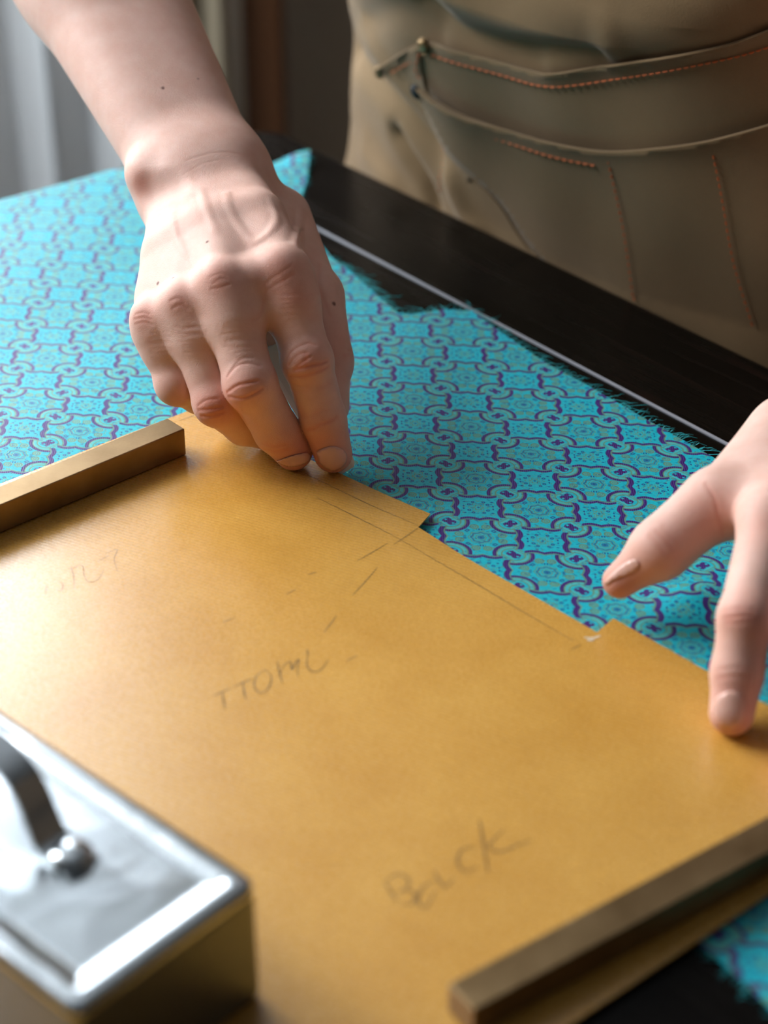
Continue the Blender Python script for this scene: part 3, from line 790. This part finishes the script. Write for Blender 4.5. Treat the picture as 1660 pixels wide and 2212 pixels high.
def hand1(p):
    d = hand1_raw(p)
    for c, r_ in KN1: d = smin(d, ball(p, c, r_), .006)
    for ln, r_ in VE1:
        i = np.nonzero(np.all((p > ln.min(0)-.008) & (p < ln.max(0)+.008), axis=1))[0]
        if len(i): d[i] = smin(d[i], seg_dist(p[i], ln)-r_, .0032)
    d = smin(d, ball(p, STY+ray(310, 372)*.0098, .0080), .010)
    d = smax(d, -rcone(p, DENT-ray(312, 402)*.0095, DENT2-ray(350, 385)*.0104, .0090, .0090), .007)
    return d

# ---- the hand pressing on the sheet at the right
H2 = dict(
    index=([J(1668, 1125, .812), J(1612, 1335, .780), J(1594, 1452, .780), J(1582, 1540, .7770)], [.0128, .0112, .0104, .0092]),
    middle=([J(1775, 1150, .815), J(1765, 1385, .770), J(1735, 1540, .772), J(1722, 1640, .750)], [.0128, .0112, .0100, .0090]),
    ring=([J(1880, 1150, .826), J(1905, 1370, .782), J(1880, 1530, .782), J(1868, 1610, .757)], [.0122, .0105, .0095, .0085]),
    pinky=([J(1970, 1120, .842), J(2025, 1290, .802), J(2018, 1410, .800), J(2010, 1500, .785)], [.0112, .0095, .0085, .0075]),
    thumb=([J(1700, 935, .885), J(1545, 1085, .842), J(1428, 1186, .838), J(1340, 1255, .842)], [.0155, .0122, .0112, .0078]))
def arm2(p):
    d = smin(rcone(p, J(1775, 850, .93), J(1990, 560, 1.04), .0185, .028), rcone(p, J(1870, 880, .93), J(2060, 610, 1.04), .0185, .028), .026)
    return d
def base2(p):
    d = None
    for n_, wr, r0, r1 in (('index', J(1765, 880, .920), .0160, .0128), ('middle', J(1810, 880, .920), .0165, .0128), ('ring', J(1850, 885, .92), .016, .0122), ('pinky', J(1885, 890, .92), .0155, .0112)):
        e = rcone(p, wr, H2[n_][0][0], r0, r1); d = e if d is None else smin(d, e, .010)
    t = chain(p, *[x[:3] for x in H2['thumb']], .006)
    d = smin(d, t, .014)
    d = smin(d, rcone(p, J(1700, 950, .882), J(1618, 1098, .838), .0135, .0105), .016)
    return d
def hand2(p):
    b = smin(base2(p), arm2(p), .018); d = b
    for n_ in ('index', 'middle', 'ring', 'pinky'):
        pts, rad = H2[n_]; f_ = chain(p, pts, rad, .004); d = np.minimum(d, smin(b, f_, .009))
    pts, rad = H2['thumb']; d = np.minimum(d, smin(b, chain(p, pts[1:], rad[1:], .004), .010))
    return d

# ---- creases, redness and moles, drawn on the surface where the photo shows them
C8 = lambda *p: cr(540, 700, 320/1660, *p)
CREASE1 = [(C8((410, 400), (470, 310), (560, 250), (660, 215), (740, 235)), .00030), (C8((445, 460), (500, 380), (580, 330), (640, 320)), .0003), (C8((530, 480), (600, 420), (680, 365)), .00035),
           (C8((500, 515), (600, 490), (700, 460), (800, 440), (870, 410)), .0005), (C8((450, 585), (560, 590), (680, 565), (800, 520), (880, 480)), .0005), (C8((620, 340), (625, 400), (640, 470)), .0002),
           (C8((460, 660), (560, 690), (650, 690)), .0002), (C8((480, 730), (560, 750), (640, 745)), .0002), (C8((600, 1040), (700, 1020), (800, 970), (870, 960)), .0002), (C8((640, 1185), (720, 1165), (800, 1120), (900, 1090), (980, 1040)), .0004),
           (C8((760, 700), (850, 690), (930, 660)), .00015),
           (C1((690, 1220), (740, 1165), (800, 1150), (860, 1165)), .0003), (C1((690, 1300), (740, 1265), (800, 1250), (850, 1240)), .0005), (C1((700, 1320), (760, 1330), (820, 1310), (870, 1280)), .0005), (C1((700, 1200), (760, 1130), (820, 1120)), .0002),
           (C1((880, 1590), (940, 1600), (1000, 1590)), .0003), (C1((870, 1560), (930, 1575), (990, 1565)), .0002),
           (C1((540, 1370), (580, 1340), (640, 1330)), .0003), (C1((545, 1390), (600, 1385), (660, 1375)), .0004), (C1((560, 1420), (610, 1420), (670, 1400)), .0004),
           (C1((890, 780), (900, 730), (960, 690), (1020, 650)), .00014), (C1((880, 805), (920, 760), (990, 720), (1030, 690)), .00014), (C1((620, 740), (660, 715), (690, 720)), .00012), (C1((600, 710), (650, 690), (690, 700)), .0001),
           (C1((610, 770), (660, 760), (700, 745)), .0002), (C1((400, 830), (440, 815), (470, 840)), .0002), (C1((410, 870), (450, 850), (490, 870)), .0002), (C1((220, 900), (260, 890), (290, 900)), .00025), (C1((215, 925), (260, 915), (300, 925)), .00025), (C1((220, 950), (265, 940), (310, 950)), .0002),
           (C1((480, 110), (600, 75), (700, 70), (800, 90)), .00009), (C1((470, 180), (560, 130), (640, 110)), .00006), (C1((820, 930), (860, 900), (880, 830)), .0003), (C1((1005, 1420), (1040, 1400)), .0001),
           (C1((1165, 640), (1160, 720), (1175, 800), (1215, 900)), .0003), (C1((1310, 1080), (1335, 1085)), .0004), (C1((1290, 1110), (1338, 1110)), .0003)]
# fine cross-wrinkles on the backs of the first phalanges
for (x0, y0, x1, y1, n_) in ((640, 940, 860, 1120, 9), (420, 960, 590, 1120, 8), (270, 1000, 400, 1120, 6), (920, 800, 1160, 960, 6)):
    for k in range(n_):
        yy = y0+(y1-y0)*k/n_+random.uniform(-6, 6); xa = x0+(x1-x0)*random.uniform(0.0, 0.25)+0.25*(yy-y0); xb = x1-(x1-x0)*random.uniform(0.0, 0.25)+0.2*(yy-y0)
        CREASE1.append((C1((xa, yy), ((xa+xb)/2, yy+random.uniform(-14, 2)), (xb, yy-8)), .00010))
MOLES1 = [((352, 190), .0009), ((341, 612), .0010), ((374, 600), .0006), ((448, 522), .0008), ((722, 656), .0011), ((428, 170), .0005)]
RED1 = [((603, 585), .011, .75), ((472, 604), .010, .7), ((388, 652), .009, .6), ((312, 682), .009, .6), ((668, 784), .012, .7), ((531, 838), .012, .7), ((462, 884), .011, .7), ((376, 850), .011, .5),
        ((705, 935), .013, .55), ((720, 1000), .013, .8), ((610, 960), .014, .6), ((648, 1000), .012, .8), ((300, 400), .007, .8), ((640, 640), .009, .5), ((735, 760), .02, .5), ((480, 900), .016, .5)]
C4 = lambda *p: cr(1200, 850, 460/1272, *p)
CREASE2 = [(C4((1010, 1340), (1090, 1330), (1180, 1325)), .0005), (C4((1000, 1300), (1100, 1290), (1190, 1295)), .0003), (C4((1020, 1370), (1110, 1370), (1200, 1350)), .0003), (C4((960, 1660), (1060, 1640), (1160, 1650)), .0002), (C4((970, 1700), (1060, 1690), (1150, 1690)), .0003),
           (C4((560, 850), (610, 890), (650, 950)), .0003), (C4((600, 820), (660, 870), (700, 930)), .0003), (C4((640, 790), (690, 850), (730, 900)), .0002), (C4((900, 540), (950, 620), (975, 720), (1000, 850)), .0004)]
RED2 = [((1440, 1180), .012, .4), ((1330, 1265), .016, .85), ((1540, 1100), .014, .6), ((1610, 1330), .012, .7), ((1585, 1480), .012, .5), ((1585, 1560), .012, .6), ((1650, 1140), .012, .5), ((1420, 1270), .016, .6)]
def detail(f, V, creases, red, moles):
    N_ = grad(f, V, 4e-4); dis = np.zeros(len(V)); tint = np.zeros((len(V), 4), np.float32); tint[:, 3] = 1
    for pts, dep in creases:
        ln = lift_line(f, smooth_line(pts, 4), 0)
        if len(ln) < 2: continue
        ln = np.array(ln); jump = np.linalg.norm(np.diff(ln, axis=0), axis=1)
        if jump.max() > .012: continue
        near = np.all((V > ln.min(0)-.006) & (V < ln.max(0)+.006), axis=1); i = np.nonzero(near)[0]
        d = seg_dist(V[i], ln); dis[i] += -dep*.75*np.exp(-(d/.00062)**2) + dep*0.18*np.exp(-((d-.0017)/.0011)**2)
        tint[i, 0] += 0.25*(dep/.0004)*np.exp(-(d/.0012)**2)
    for q, rad, a in red:
        c = cast(f, *q)
        if c is None: continue
        d = np.linalg.norm(V-c, axis=1); tint[:, 0] += a*0.75*np.exp(-(d/rad)**2)
    for q, rad in moles:
        c = cast(f, *q)
        if c is None: continue
        d = np.linalg.norm(V-c, axis=1); tint[:, 1] += 0.85*np.clip((rad*1.3-d)/(rad*0.6), 0, 1)
    return V+N_*dis[:, None], np.clip(tint, 0, 1)

def bounds(sets, pad):
    p = np.concatenate([np.array(s) for s in sets]); return p.min(0)-pad, p.max(0)+pad
pts1 = [H1[k][0] for k in H1]+[[W1u, W1r, J(200, 60, 1.055), J(300, 20, 1.065)]]
lo, hi = bounds(pts1, .045)
V1, F1 = mesh_sdf(hand1, lo, hi, .00065)
V1, T1 = detail(hand1, V1, CREASE1, RED1, MOLES1)
pts2 = [H2[k][0] for k in H2]+[[J(1775, 850, .93), J(1870, 880, .93)]]
lo2, hi2 = bounds(pts2, .035)
V2, F2 = mesh_sdf(hand2, lo2, hi2, .0010)
V2, T2 = detail(hand2, V2, CREASE2, RED2, [])

# ---- the rest of the body, coarse: forearms on, shoulders, trunk and legs
PC = np.array(tab(0.245, 0.0)) - B*0.150; PC[2] = 0          # middle of the trunk at table height
def body_pt(a, o, z): return PC + A*a + B*o + np.array([0, 0, z])
SH_R = body_pt(-0.16, 0.13, 0.50); SH_L = body_pt(0.18, 0.13, 0.50)
EL_R = J(50, -350, 1.135); EL_L = body_pt(0.30, 0.14, 0.22)
WR_L = J(2025, 585, 1.04)
def arms_up(p):
    s1 = np.where(np.all((p > lo+.008) & (p < hi-.008), axis=1), .003, 0.); s2 = np.where(np.all((p > lo2+.008) & (p < hi2-.008), axis=1), .003, 0.)
    d = smin(arm1(p)+s1, rcone(p, EL_R, SH_R, .043, .056), .02)
    e = smin(arm2(p)+s2, rcone(p, WR_L, EL_L, .031, .042), .02); e = smin(e, rcone(p, EL_L, SH_L, .043, .056), .02)
    return d, e
def trunk(p, g=0.0):
    d = rcone(p, body_pt(-0.085, 0.0, -0.03), body_pt(0.085, 0.0, -0.03), .095+g, .095+g)
    d = smin(d, rcone(p, body_pt(-0.07, 0.02, 0.12), body_pt(0.07, 0.02, 0.12), .086+g, .086+g), .06)
    d = smin(d, rcone(p, body_pt(-0.09, 0.09, 0.38), body_pt(0.11, 0.09, 0.38), .105+g, .105+g), .08)
    d = smin(d, rcone(p, SH_R, SH_L, .058+g, .058+g), .05)
    return smin(d, rcone(p, body_pt(0.01, 0.15, 0.52), body_pt(0.01, 0.20, 0.63), .056+g*0.5, .052), .04)
def legs(p, g=0.0):
    d = None
    for s in (-1, 1):
        hp, kn, an = body_pt(0.09*s, 0, -0.10), body_pt(0.10*s, 0.02, -0.40), body_pt(0.11*s, -0.01, FZ+0.07)
        e = smin(rcone(p, hp, kn, .092+g, .064+g), rcone(p, kn, an, .064+g, .048+g), .03)
        d = e if d is None else smin(d, e, .03)
    return d
def coarse_body(p):
    a1, a2 = arms_up(p); d = smin(trunk(p), a1, .03); d = smin(d, a2, .03); d = smin(d, legs(p), .05)
    for s in (-1, 1): d = smin(d, rcone(p, body_pt(0.11*s, -0.03, FZ+0.036), body_pt(0.13*s, 0.13, FZ+0.030), .034, .026), .03)
    return d
cor = np.array([body_pt(a_, o_, z_) for a_ in (-0.28, 0.40) for o_ in (-0.20, 0.30) for z_ in (FZ, 0.68)]+[EL_R, EL_L, WR_L, SH_R, SH_L, W1u])
lo3, hi3 = cor.min(0)-.07, cor.max(0)+.07; lo3[2] = FZ-0.01
V3, F3 = mesh_sdf(coarse_body, lo3, hi3, .011, 1)
Vb = np.concatenate([V1, V2, V3]); Fb = np.concatenate([F1, F2+len(V1), F3+len(V1)+len(V2)])
Tb = np.concatenate([T1, T2, np.tile(np.array([[0, 0, 0, 1]], np.float32), (len(V3), 1))])
me = bpy.data.meshes.new('person'); me.vertices.add(len(Vb)); me.vertices.foreach_set('co', Vb.astype(np.float32).ravel())
me.loops.add(len(Fb)*4); me.loops.foreach_set('vertex_index', Fb.astype(np.int32).ravel())
me.polygons.add(len(Fb)); me.polygons.foreach_set('loop_start', np.arange(0, len(Fb)*4, 4, dtype=np.int32)); me.polygons.foreach_set('use_smooth', np.ones(len(Fb), bool))
me.update(calc_edges=True); me.validate()
ca = me.color_attributes.new('tint', 'FLOAT_COLOR', 'POINT'); ca.data.foreach_set('color', Tb.ravel())
person = link('person', me, None, M_SKIN)
tag(person, 'person in olive brown canvas apron bending over the table with both hands on the sheet', 'person')

# ---- fingernails: patches laid on the fingertips
def nail(f, outline, lift, label=None):
    o = np.array(outline, float); step = max(2.2, (o.max(0)-o.min(0)).min()/9)
    pl = smooth_line(list(outline)+[outline[0]], 3)[:-1]
    v, fc, nb = fill_poly([tuple(q) for q in pl], step)
    pts = cast_many(f, v); bad = np.isnan(pts[:, 0]); pts[bad] = pts[~bad].mean(0)
    n_ = grad(f, pts, 6e-4)
    c = o.mean(0); dist = np.array([np.min(np.linalg.norm(pl-q, axis=1)) for q in v]); k = np.clip(dist/(step*1.6), 0, 1)
    pts = pts + n_*(0.00005+lift*np.sqrt(k))[:, None]
    ob = pydata('fingernail', pts, fc, person, M_NAIL, True)
    s = ob.modifiers.new('thickness', 'SOLIDIFY'); s.thickness = 0.0003; s.offset = -1
    if label: ob['label'] = label
nail(hand1, C8((752, 1432), (790, 1404), (900, 1372), (1000, 1384), (1080, 1450), (1082, 1530), (1042, 1596), (950, 1640), (860, 1612), (785, 1545)), .00045)
nail(hand1, C1((945, 1648), (1000, 1628), (1060, 1612), (1105, 1612), (1108, 1640), (1075, 1664), (1030, 1676), (985, 1670)), .00045)
nail(hand2, C4((935, 1880), (955, 1830), (1000, 1792), (1062, 1778), (1112, 1806), (1134, 1870), (1124, 1945), (1085, 1992), (1030, 2002), (965, 1968)), .0004)
nail(hand2, C4((272, 1158), (330, 1085), (415, 1012), (478, 992), (504, 1012), (488, 1052), (425, 1086), (345, 1122), (292, 1166)), .00015)

# ------------------------------------------------------------------ the chalk
ch0, ch1 = J(752, 1016, .9550), J(588, 745, .9610)
cd = ch1-ch0; cl_ = np.linalg.norm(cd); cd /= cl_; cw = np.cross(cd, FW); cw /= np.linalg.norm(cw); ct = np.cross(cw, cd)
V, Fc = [], []
for t, w, h in ((0.0, .0036, .0010), (.002, .0050, .0016), (.010, .0068, .0022), (.018, .0080, .0024), (cl_-.004, .0080, .0024), (cl_-.001, .0076, .0022), (cl_, .0068, .0016)):
    for s_, u in ((-1, -.7), (-.7, -1), (.7, -1), (1, -.7), (1, .7), (.7, 1), (-.7, 1), (-1, .7)):
        V.append(ch0+cd*t+cw*(s_*w)+ct*(u*h))
for i in range(6):
    for k in range(8): Fc.append((8*i+k, 8*i+(k+1) % 8, 8*i+8+(k+1) % 8, 8*i+8+k))
Fc += [tuple(range(7, -1, -1)), tuple(range(48, 56))]
tag(pydata('tailor_chalk', V, Fc, None, M_CHALK), "stick of white tailor's chalk pinched between thumb and index finger", 'chalk')

# ------------------------------------------------------------------ clothing: shirt, trousers, apron with pockets
def sdf_obj(name, f, lo, hi, h, parent, m):
    v, q = mesh_sdf(f, lo, hi, h, 1); return pydata(name, v, q, parent, m, True)
def shirt(p):
    a1 = rcone(p, EL_R*.68+SH_R*.32, SH_R, .056, .066); a2 = rcone(p, EL_L*.68+SH_L*.32, SH_L, .056, .066)
    s1 = smin(smin(trunk(p, .011), a1, .02), a2, .02)
    return np.maximum(np.maximum(s1, -(p[:, 2]+0.02)), p[:, 2]-0.545)
sdf_obj('shirt', shirt, lo3, hi3, .011, person, M_SHIRT)
sdf_obj('trousers', lambda p: np.maximum(np.maximum(smin(legs(p, .008), trunk(p, .004), .04), p[:, 2]-0.02), (FZ+0.06)-p[:, 2]), lo3, np.array([hi3[0], hi3[1], 0.06]), .011, person, M_TROUSERS)

# apron body: an oval wrap round the trunk
NE = 2.5
def ap_par(z):
    hw = 0.256-0.27*np.clip(z, -0.06, 0.25); hd = 0.128; oc = 0.012+0.20*np.maximum(z, 0)
    return hw, hd, oc
def ap_f(p):
    v = p-PC; a = v@A; o = v@B; z = p[:, 2]; hw, hd, oc = ap_par(z)
    return (np.abs(a)/hw)**NE+(np.abs(o-oc)/hd)**NE-1
def ap_n(p, h=5e-4):
    g = np.empty_like(p)
    for i in range(3):
        e = np.zeros(3); e[i] = h; g[:, i] = ap_f(p+e)-ap_f(p-e)
    return g/(np.linalg.norm(g, axis=1, keepdims=True)+1e-12)
def ap_hit(px, py):
    px, py = np.asarray(px, float), np.asarray(py, float)
    d = FW[None]+np.outer((px-CX)/FPX, RX)-np.outer((py-CY)/FPX, UP)
    t = np.full(len(px), 0.9); hit = np.zeros(len(px), bool); best = t.copy(); bv = np.full(len(px), 1e9)
    for s in np.arange(0.95, 1.6, 0.004):
        v = ap_f(CAM+d*s); better = (v < bv) & ~hit; best[better] = s; bv[better] = v[better]
        new = (v < 0) & ~hit; hit |= new; t[new] = s
    lo_, hi_ = t-0.004, t.copy()
    for _ in range(14):
        m_ = (lo_+hi_)/2; v = ap_f(CAM+d*m_[:, None]) < 0; hi_ = np.where(v, m_, hi_); lo_ = np.where(v, lo_, m_)
    tt = np.where(hit, hi_, best); return CAM+d*tt[:, None]
# folds: (pixel polyline measured on the photo, width in m, height in m), laid onto the surface
FOLDS = [([(1000, -40), (1090, 5), (1200, 30), (1340, 40), (1500, 20), (1660, -30)], .016, .016), ([(900, -10), (985, 60), (1080, 92), (1200, 100), (1300, 108)], .008, -.007),
         ([(1200, 125), (1300, 118), (1345, 95)], .008, .004),
         ([(750, 90), (790, 150), (850, 215), (900, 270), (950, 330)], .012, -.009), ([(780, 60), (830, 130), (900, 220), (960, 300)], .008, .004),
         ([(860, 290), (890, 340), (925, 400), (940, 450)], .007, -.008), ([(760, 60), (860, 20), (940, 60)], .012, -.005), ([(800, 330), (850, 400)], .014, .004), ([(955, 330), (1000, 430), (1040, 500)], .008, .005)]
FL = [(ap_hit(*np.array(smooth_line(pl, 4)).T), w, h) for pl, w, h in FOLDS]
def ap_disp(p, skip=0):
    d = np.zeros(len(p))
    for ln, w, h in FL: d += h*np.exp(-(seg_dist(p, ln)/w)**2)
    return d + 0.0012*np.sin(60*(p@A)+30*p[:, 2])*np.sin(45*p[:, 2]-20*(p@A))
def ap_surf(px, py, off):
    p = ap_hit(px, py); n_ = ap_n(p); return p+n_*(ap_disp(p)+off)[:, None]
V, Fc = [], []; NU, NZ = 260, 100; Z0, Z1 = -0.42, 0.42
zs = np.concatenate([np.linspace(Z0, -0.06, 16)[:-1], np.linspace(-0.06, 0.16, 62), np.linspace(0.16, Z1, 16)[1:]])
for z in zs:
    hw, hd, oc = ap_par(z); t = np.linspace(math.radians(-28), math.radians(208), NU)
    ct_, st_ = np.cos(t), np.sin(t)
    a = hw*np.sign(ct_)*np.abs(ct_)**(2/NE); o = oc+hd*np.sign(st_)*np.abs(st_)**(2/NE)
    V.append(PC+np.outer(a, A)+np.outer(o, B)+np.array([0, 0, z]))
V = np.concatenate(V); V = V+ap_n(V)*ap_disp(V)[:, None]
for j in range(len(zs)-1):
    for i in range(NU-1): k = j*NU+i; Fc.append((k, k+1, k+NU+1, k+NU))
apron = pydata('apron', V, Fc, person, M_CANVAS, True)
s = apron.modifiers.new('thickness', 'SOLIDIFY'); s.thickness = 0.0016
apron['label'] = 'olive brown canvas apron with riveted double pocket'
E1 = [(928, 84), (1000, 102), (1100, 128), (1200, 146), (1290, 136), (1400, 118), (1500, 100), (1580, 84), (1640, 64), (1720, 30)]
E2 = [(930, 170), (985, 206), (1060, 244), (1150, 274), (1250, 298), (1330, 309), (1420, 304), (1530, 291), (1620, 268), (1720, 236)]
SIDE = [(930, 180), (955, 240), (992, 308), (1050, 372), (1105, 432), (1150, 500), (1215, 580), (1290, 670)]
def panel(name, poly, off, th, label=None, step=11):
    v, f_, nb = fill_poly(poly, step); o_ = off(v) if callable(off) else np.full(len(v), off)
    p = ap_surf(v[:, 0], v[:, 1], o_); ob = pydata(name, p, f_, apron, M_CANVAS, True)
    n_ = np.array([ob.data.polygons[0].normal]); 
    if (n_ @ (CAM-p[f_[0][0]]))[0] < 0: ob.data.flip_normals()
    s = ob.modifiers.new('thickness', 'SOLIDIFY'); s.thickness = th; s.offset = -1
    if label: ob['label'] = label
    return ob
e1, e2, sd = [list(map(tuple, smooth_line(x, 4))) for x in (E1, E2, SIDE)]
def low1(v): return np.interp(v[:, 0], [q[0] for q in e1], [q[1] for q in e1])
def low2(v): return np.interp(v[:, 0], [q[0] for q in e2], [q[1] for q in e2])
panel('pocket', e1 + [(1720, 330), (1620, 330), (1330, 360), (1100, 320), (990, 260), (926, 190)], lambda v: .0050+.0030*np.exp(-(v[:, 1]-low1(v))/25)-.0015*(v[:, 1]-low1(v))/100, .0016, 'upper pocket with orange stitching')
panel('pocket', e2 + [(1720, 800), (1560, 830), (1400, 760)] + sd[::-1][:-1], lambda v: .0085+.0040*np.exp(-(v[:, 1]-low2(v))/30)+.003*np.exp(-((v[:, 0]-1000)/90)**2), .0018, 'lower pocket overlapping the upper one')
panel('pocket_side', [(928, 86), (926, 130), (930, 184), (955, 240), (992, 308), (1050, 372), (1000, 400), (955, 330), (915, 262), (868, 200), (832, 142), (880, 112)],
      lambda v: np.clip(.0062*((v[:, 0]-(835+0.62*(v[:, 1]-140)))/95), .0012, .0066), .0014, 'folded side of the pouch pocket')
def hem(line, off, rad):
    l = np.array(smooth_line(line, 8)); p = ap_surf(l[:, 0], l[:, 1], np.full(len(l), off)); return tube_data(p, rad, 8)
v_, f_ = hem(E1, .0074, .0006); pydata('hem', v_, f_, apron, M_CANVAS, True)
v_, f_ = hem(E2, .0118, .0007); pydata('hem', v_, f_, apron, M_CANVAS, True)
v_, f_ = hem(SIDE, .0106, .0009); pydata('hem', v_, f_, apron, M_CANVAS, True)
v_, f_ = hem([(928, 86), (880, 114), (834, 146)], .0045, .0013); pydata('hem', v_, f_, apron, M_CANVAS, True)
def stitches(line, off, px_len=11, gap=4, rad=.00065):
    l = np.array(smooth_line(line, 20)); seg = np.concatenate([[0], np.cumsum(np.linalg.norm(np.diff(l, axis=0), axis=1))]); parts = []; t = 0
    while t+px_len < seg[-1]:
        q = np.array([[np.interp(s_, seg, l[:, 0]), np.interp(s_, seg, l[:, 1])] for s_ in (t, t+px_len/2, t+px_len)])
        p = ap_surf(q[:, 0], q[:, 1], np.array([off-.0003, off+.0004, off-.0003])); parts.append(tube_data(p, [rad*.6, rad, rad*.6], 5)); t += px_len+gap
    v, f_ = merge(parts); o = pydata('stitching', v, f_, apron, M_STITCH, True); o['kind'] = 'stuff'; return o
sh = lambda L, dx, dy: [(x+dx, y+dy) for x, y in L]
stitches([(945, 112), (1010, 130), (1100, 155), (1185, 174), (1260, 174), (1380, 156), (1500, 132), (1600, 112), (1660, 95)], .0064)
stitches([(925, 108), (918, 140), (928, 164)], .0072)
stitches([(915, 122), (880, 140), (852, 158)], .0042, 9)
stitches([(950, 206), (1000, 240), (1080, 278), (1160, 305), (1240, 328), (1320, 344)], .0105)
stitches([(1336, 330), (1355, 420), (1375, 520), (1395, 640)], .0098, 9, 7)
stitches([(1552, 320), (1575, 430), (1600, 560), (1642, 700)], .0098, 9, 7)
stitches([(946, 300), (952, 360), (956, 420)], .0016, 8, 5)
def rivet(px, py, off, m, rad):
    p = ap_surf(np.array([px]), np.array([py]), np.array([off]))[0]; n_ = ap_n(p[None])[0]
    v, f_ = dome_data(p, n_, rad, rad*0.55, 18, 5); w, g_ = tube_data([p-n_*.0008, p+n_*.0006], rad*1.12, 18); pydata('rivet', *merge([(v, f_), (w, g_)]), apron, m, True)
rivet(932, 92, .0085, M_RIVET, .0048)
rivet(838, 150, .0040, M_RIVET, .0042)
rivet(934, 182, .0130, M_RIVET_D, .0044)
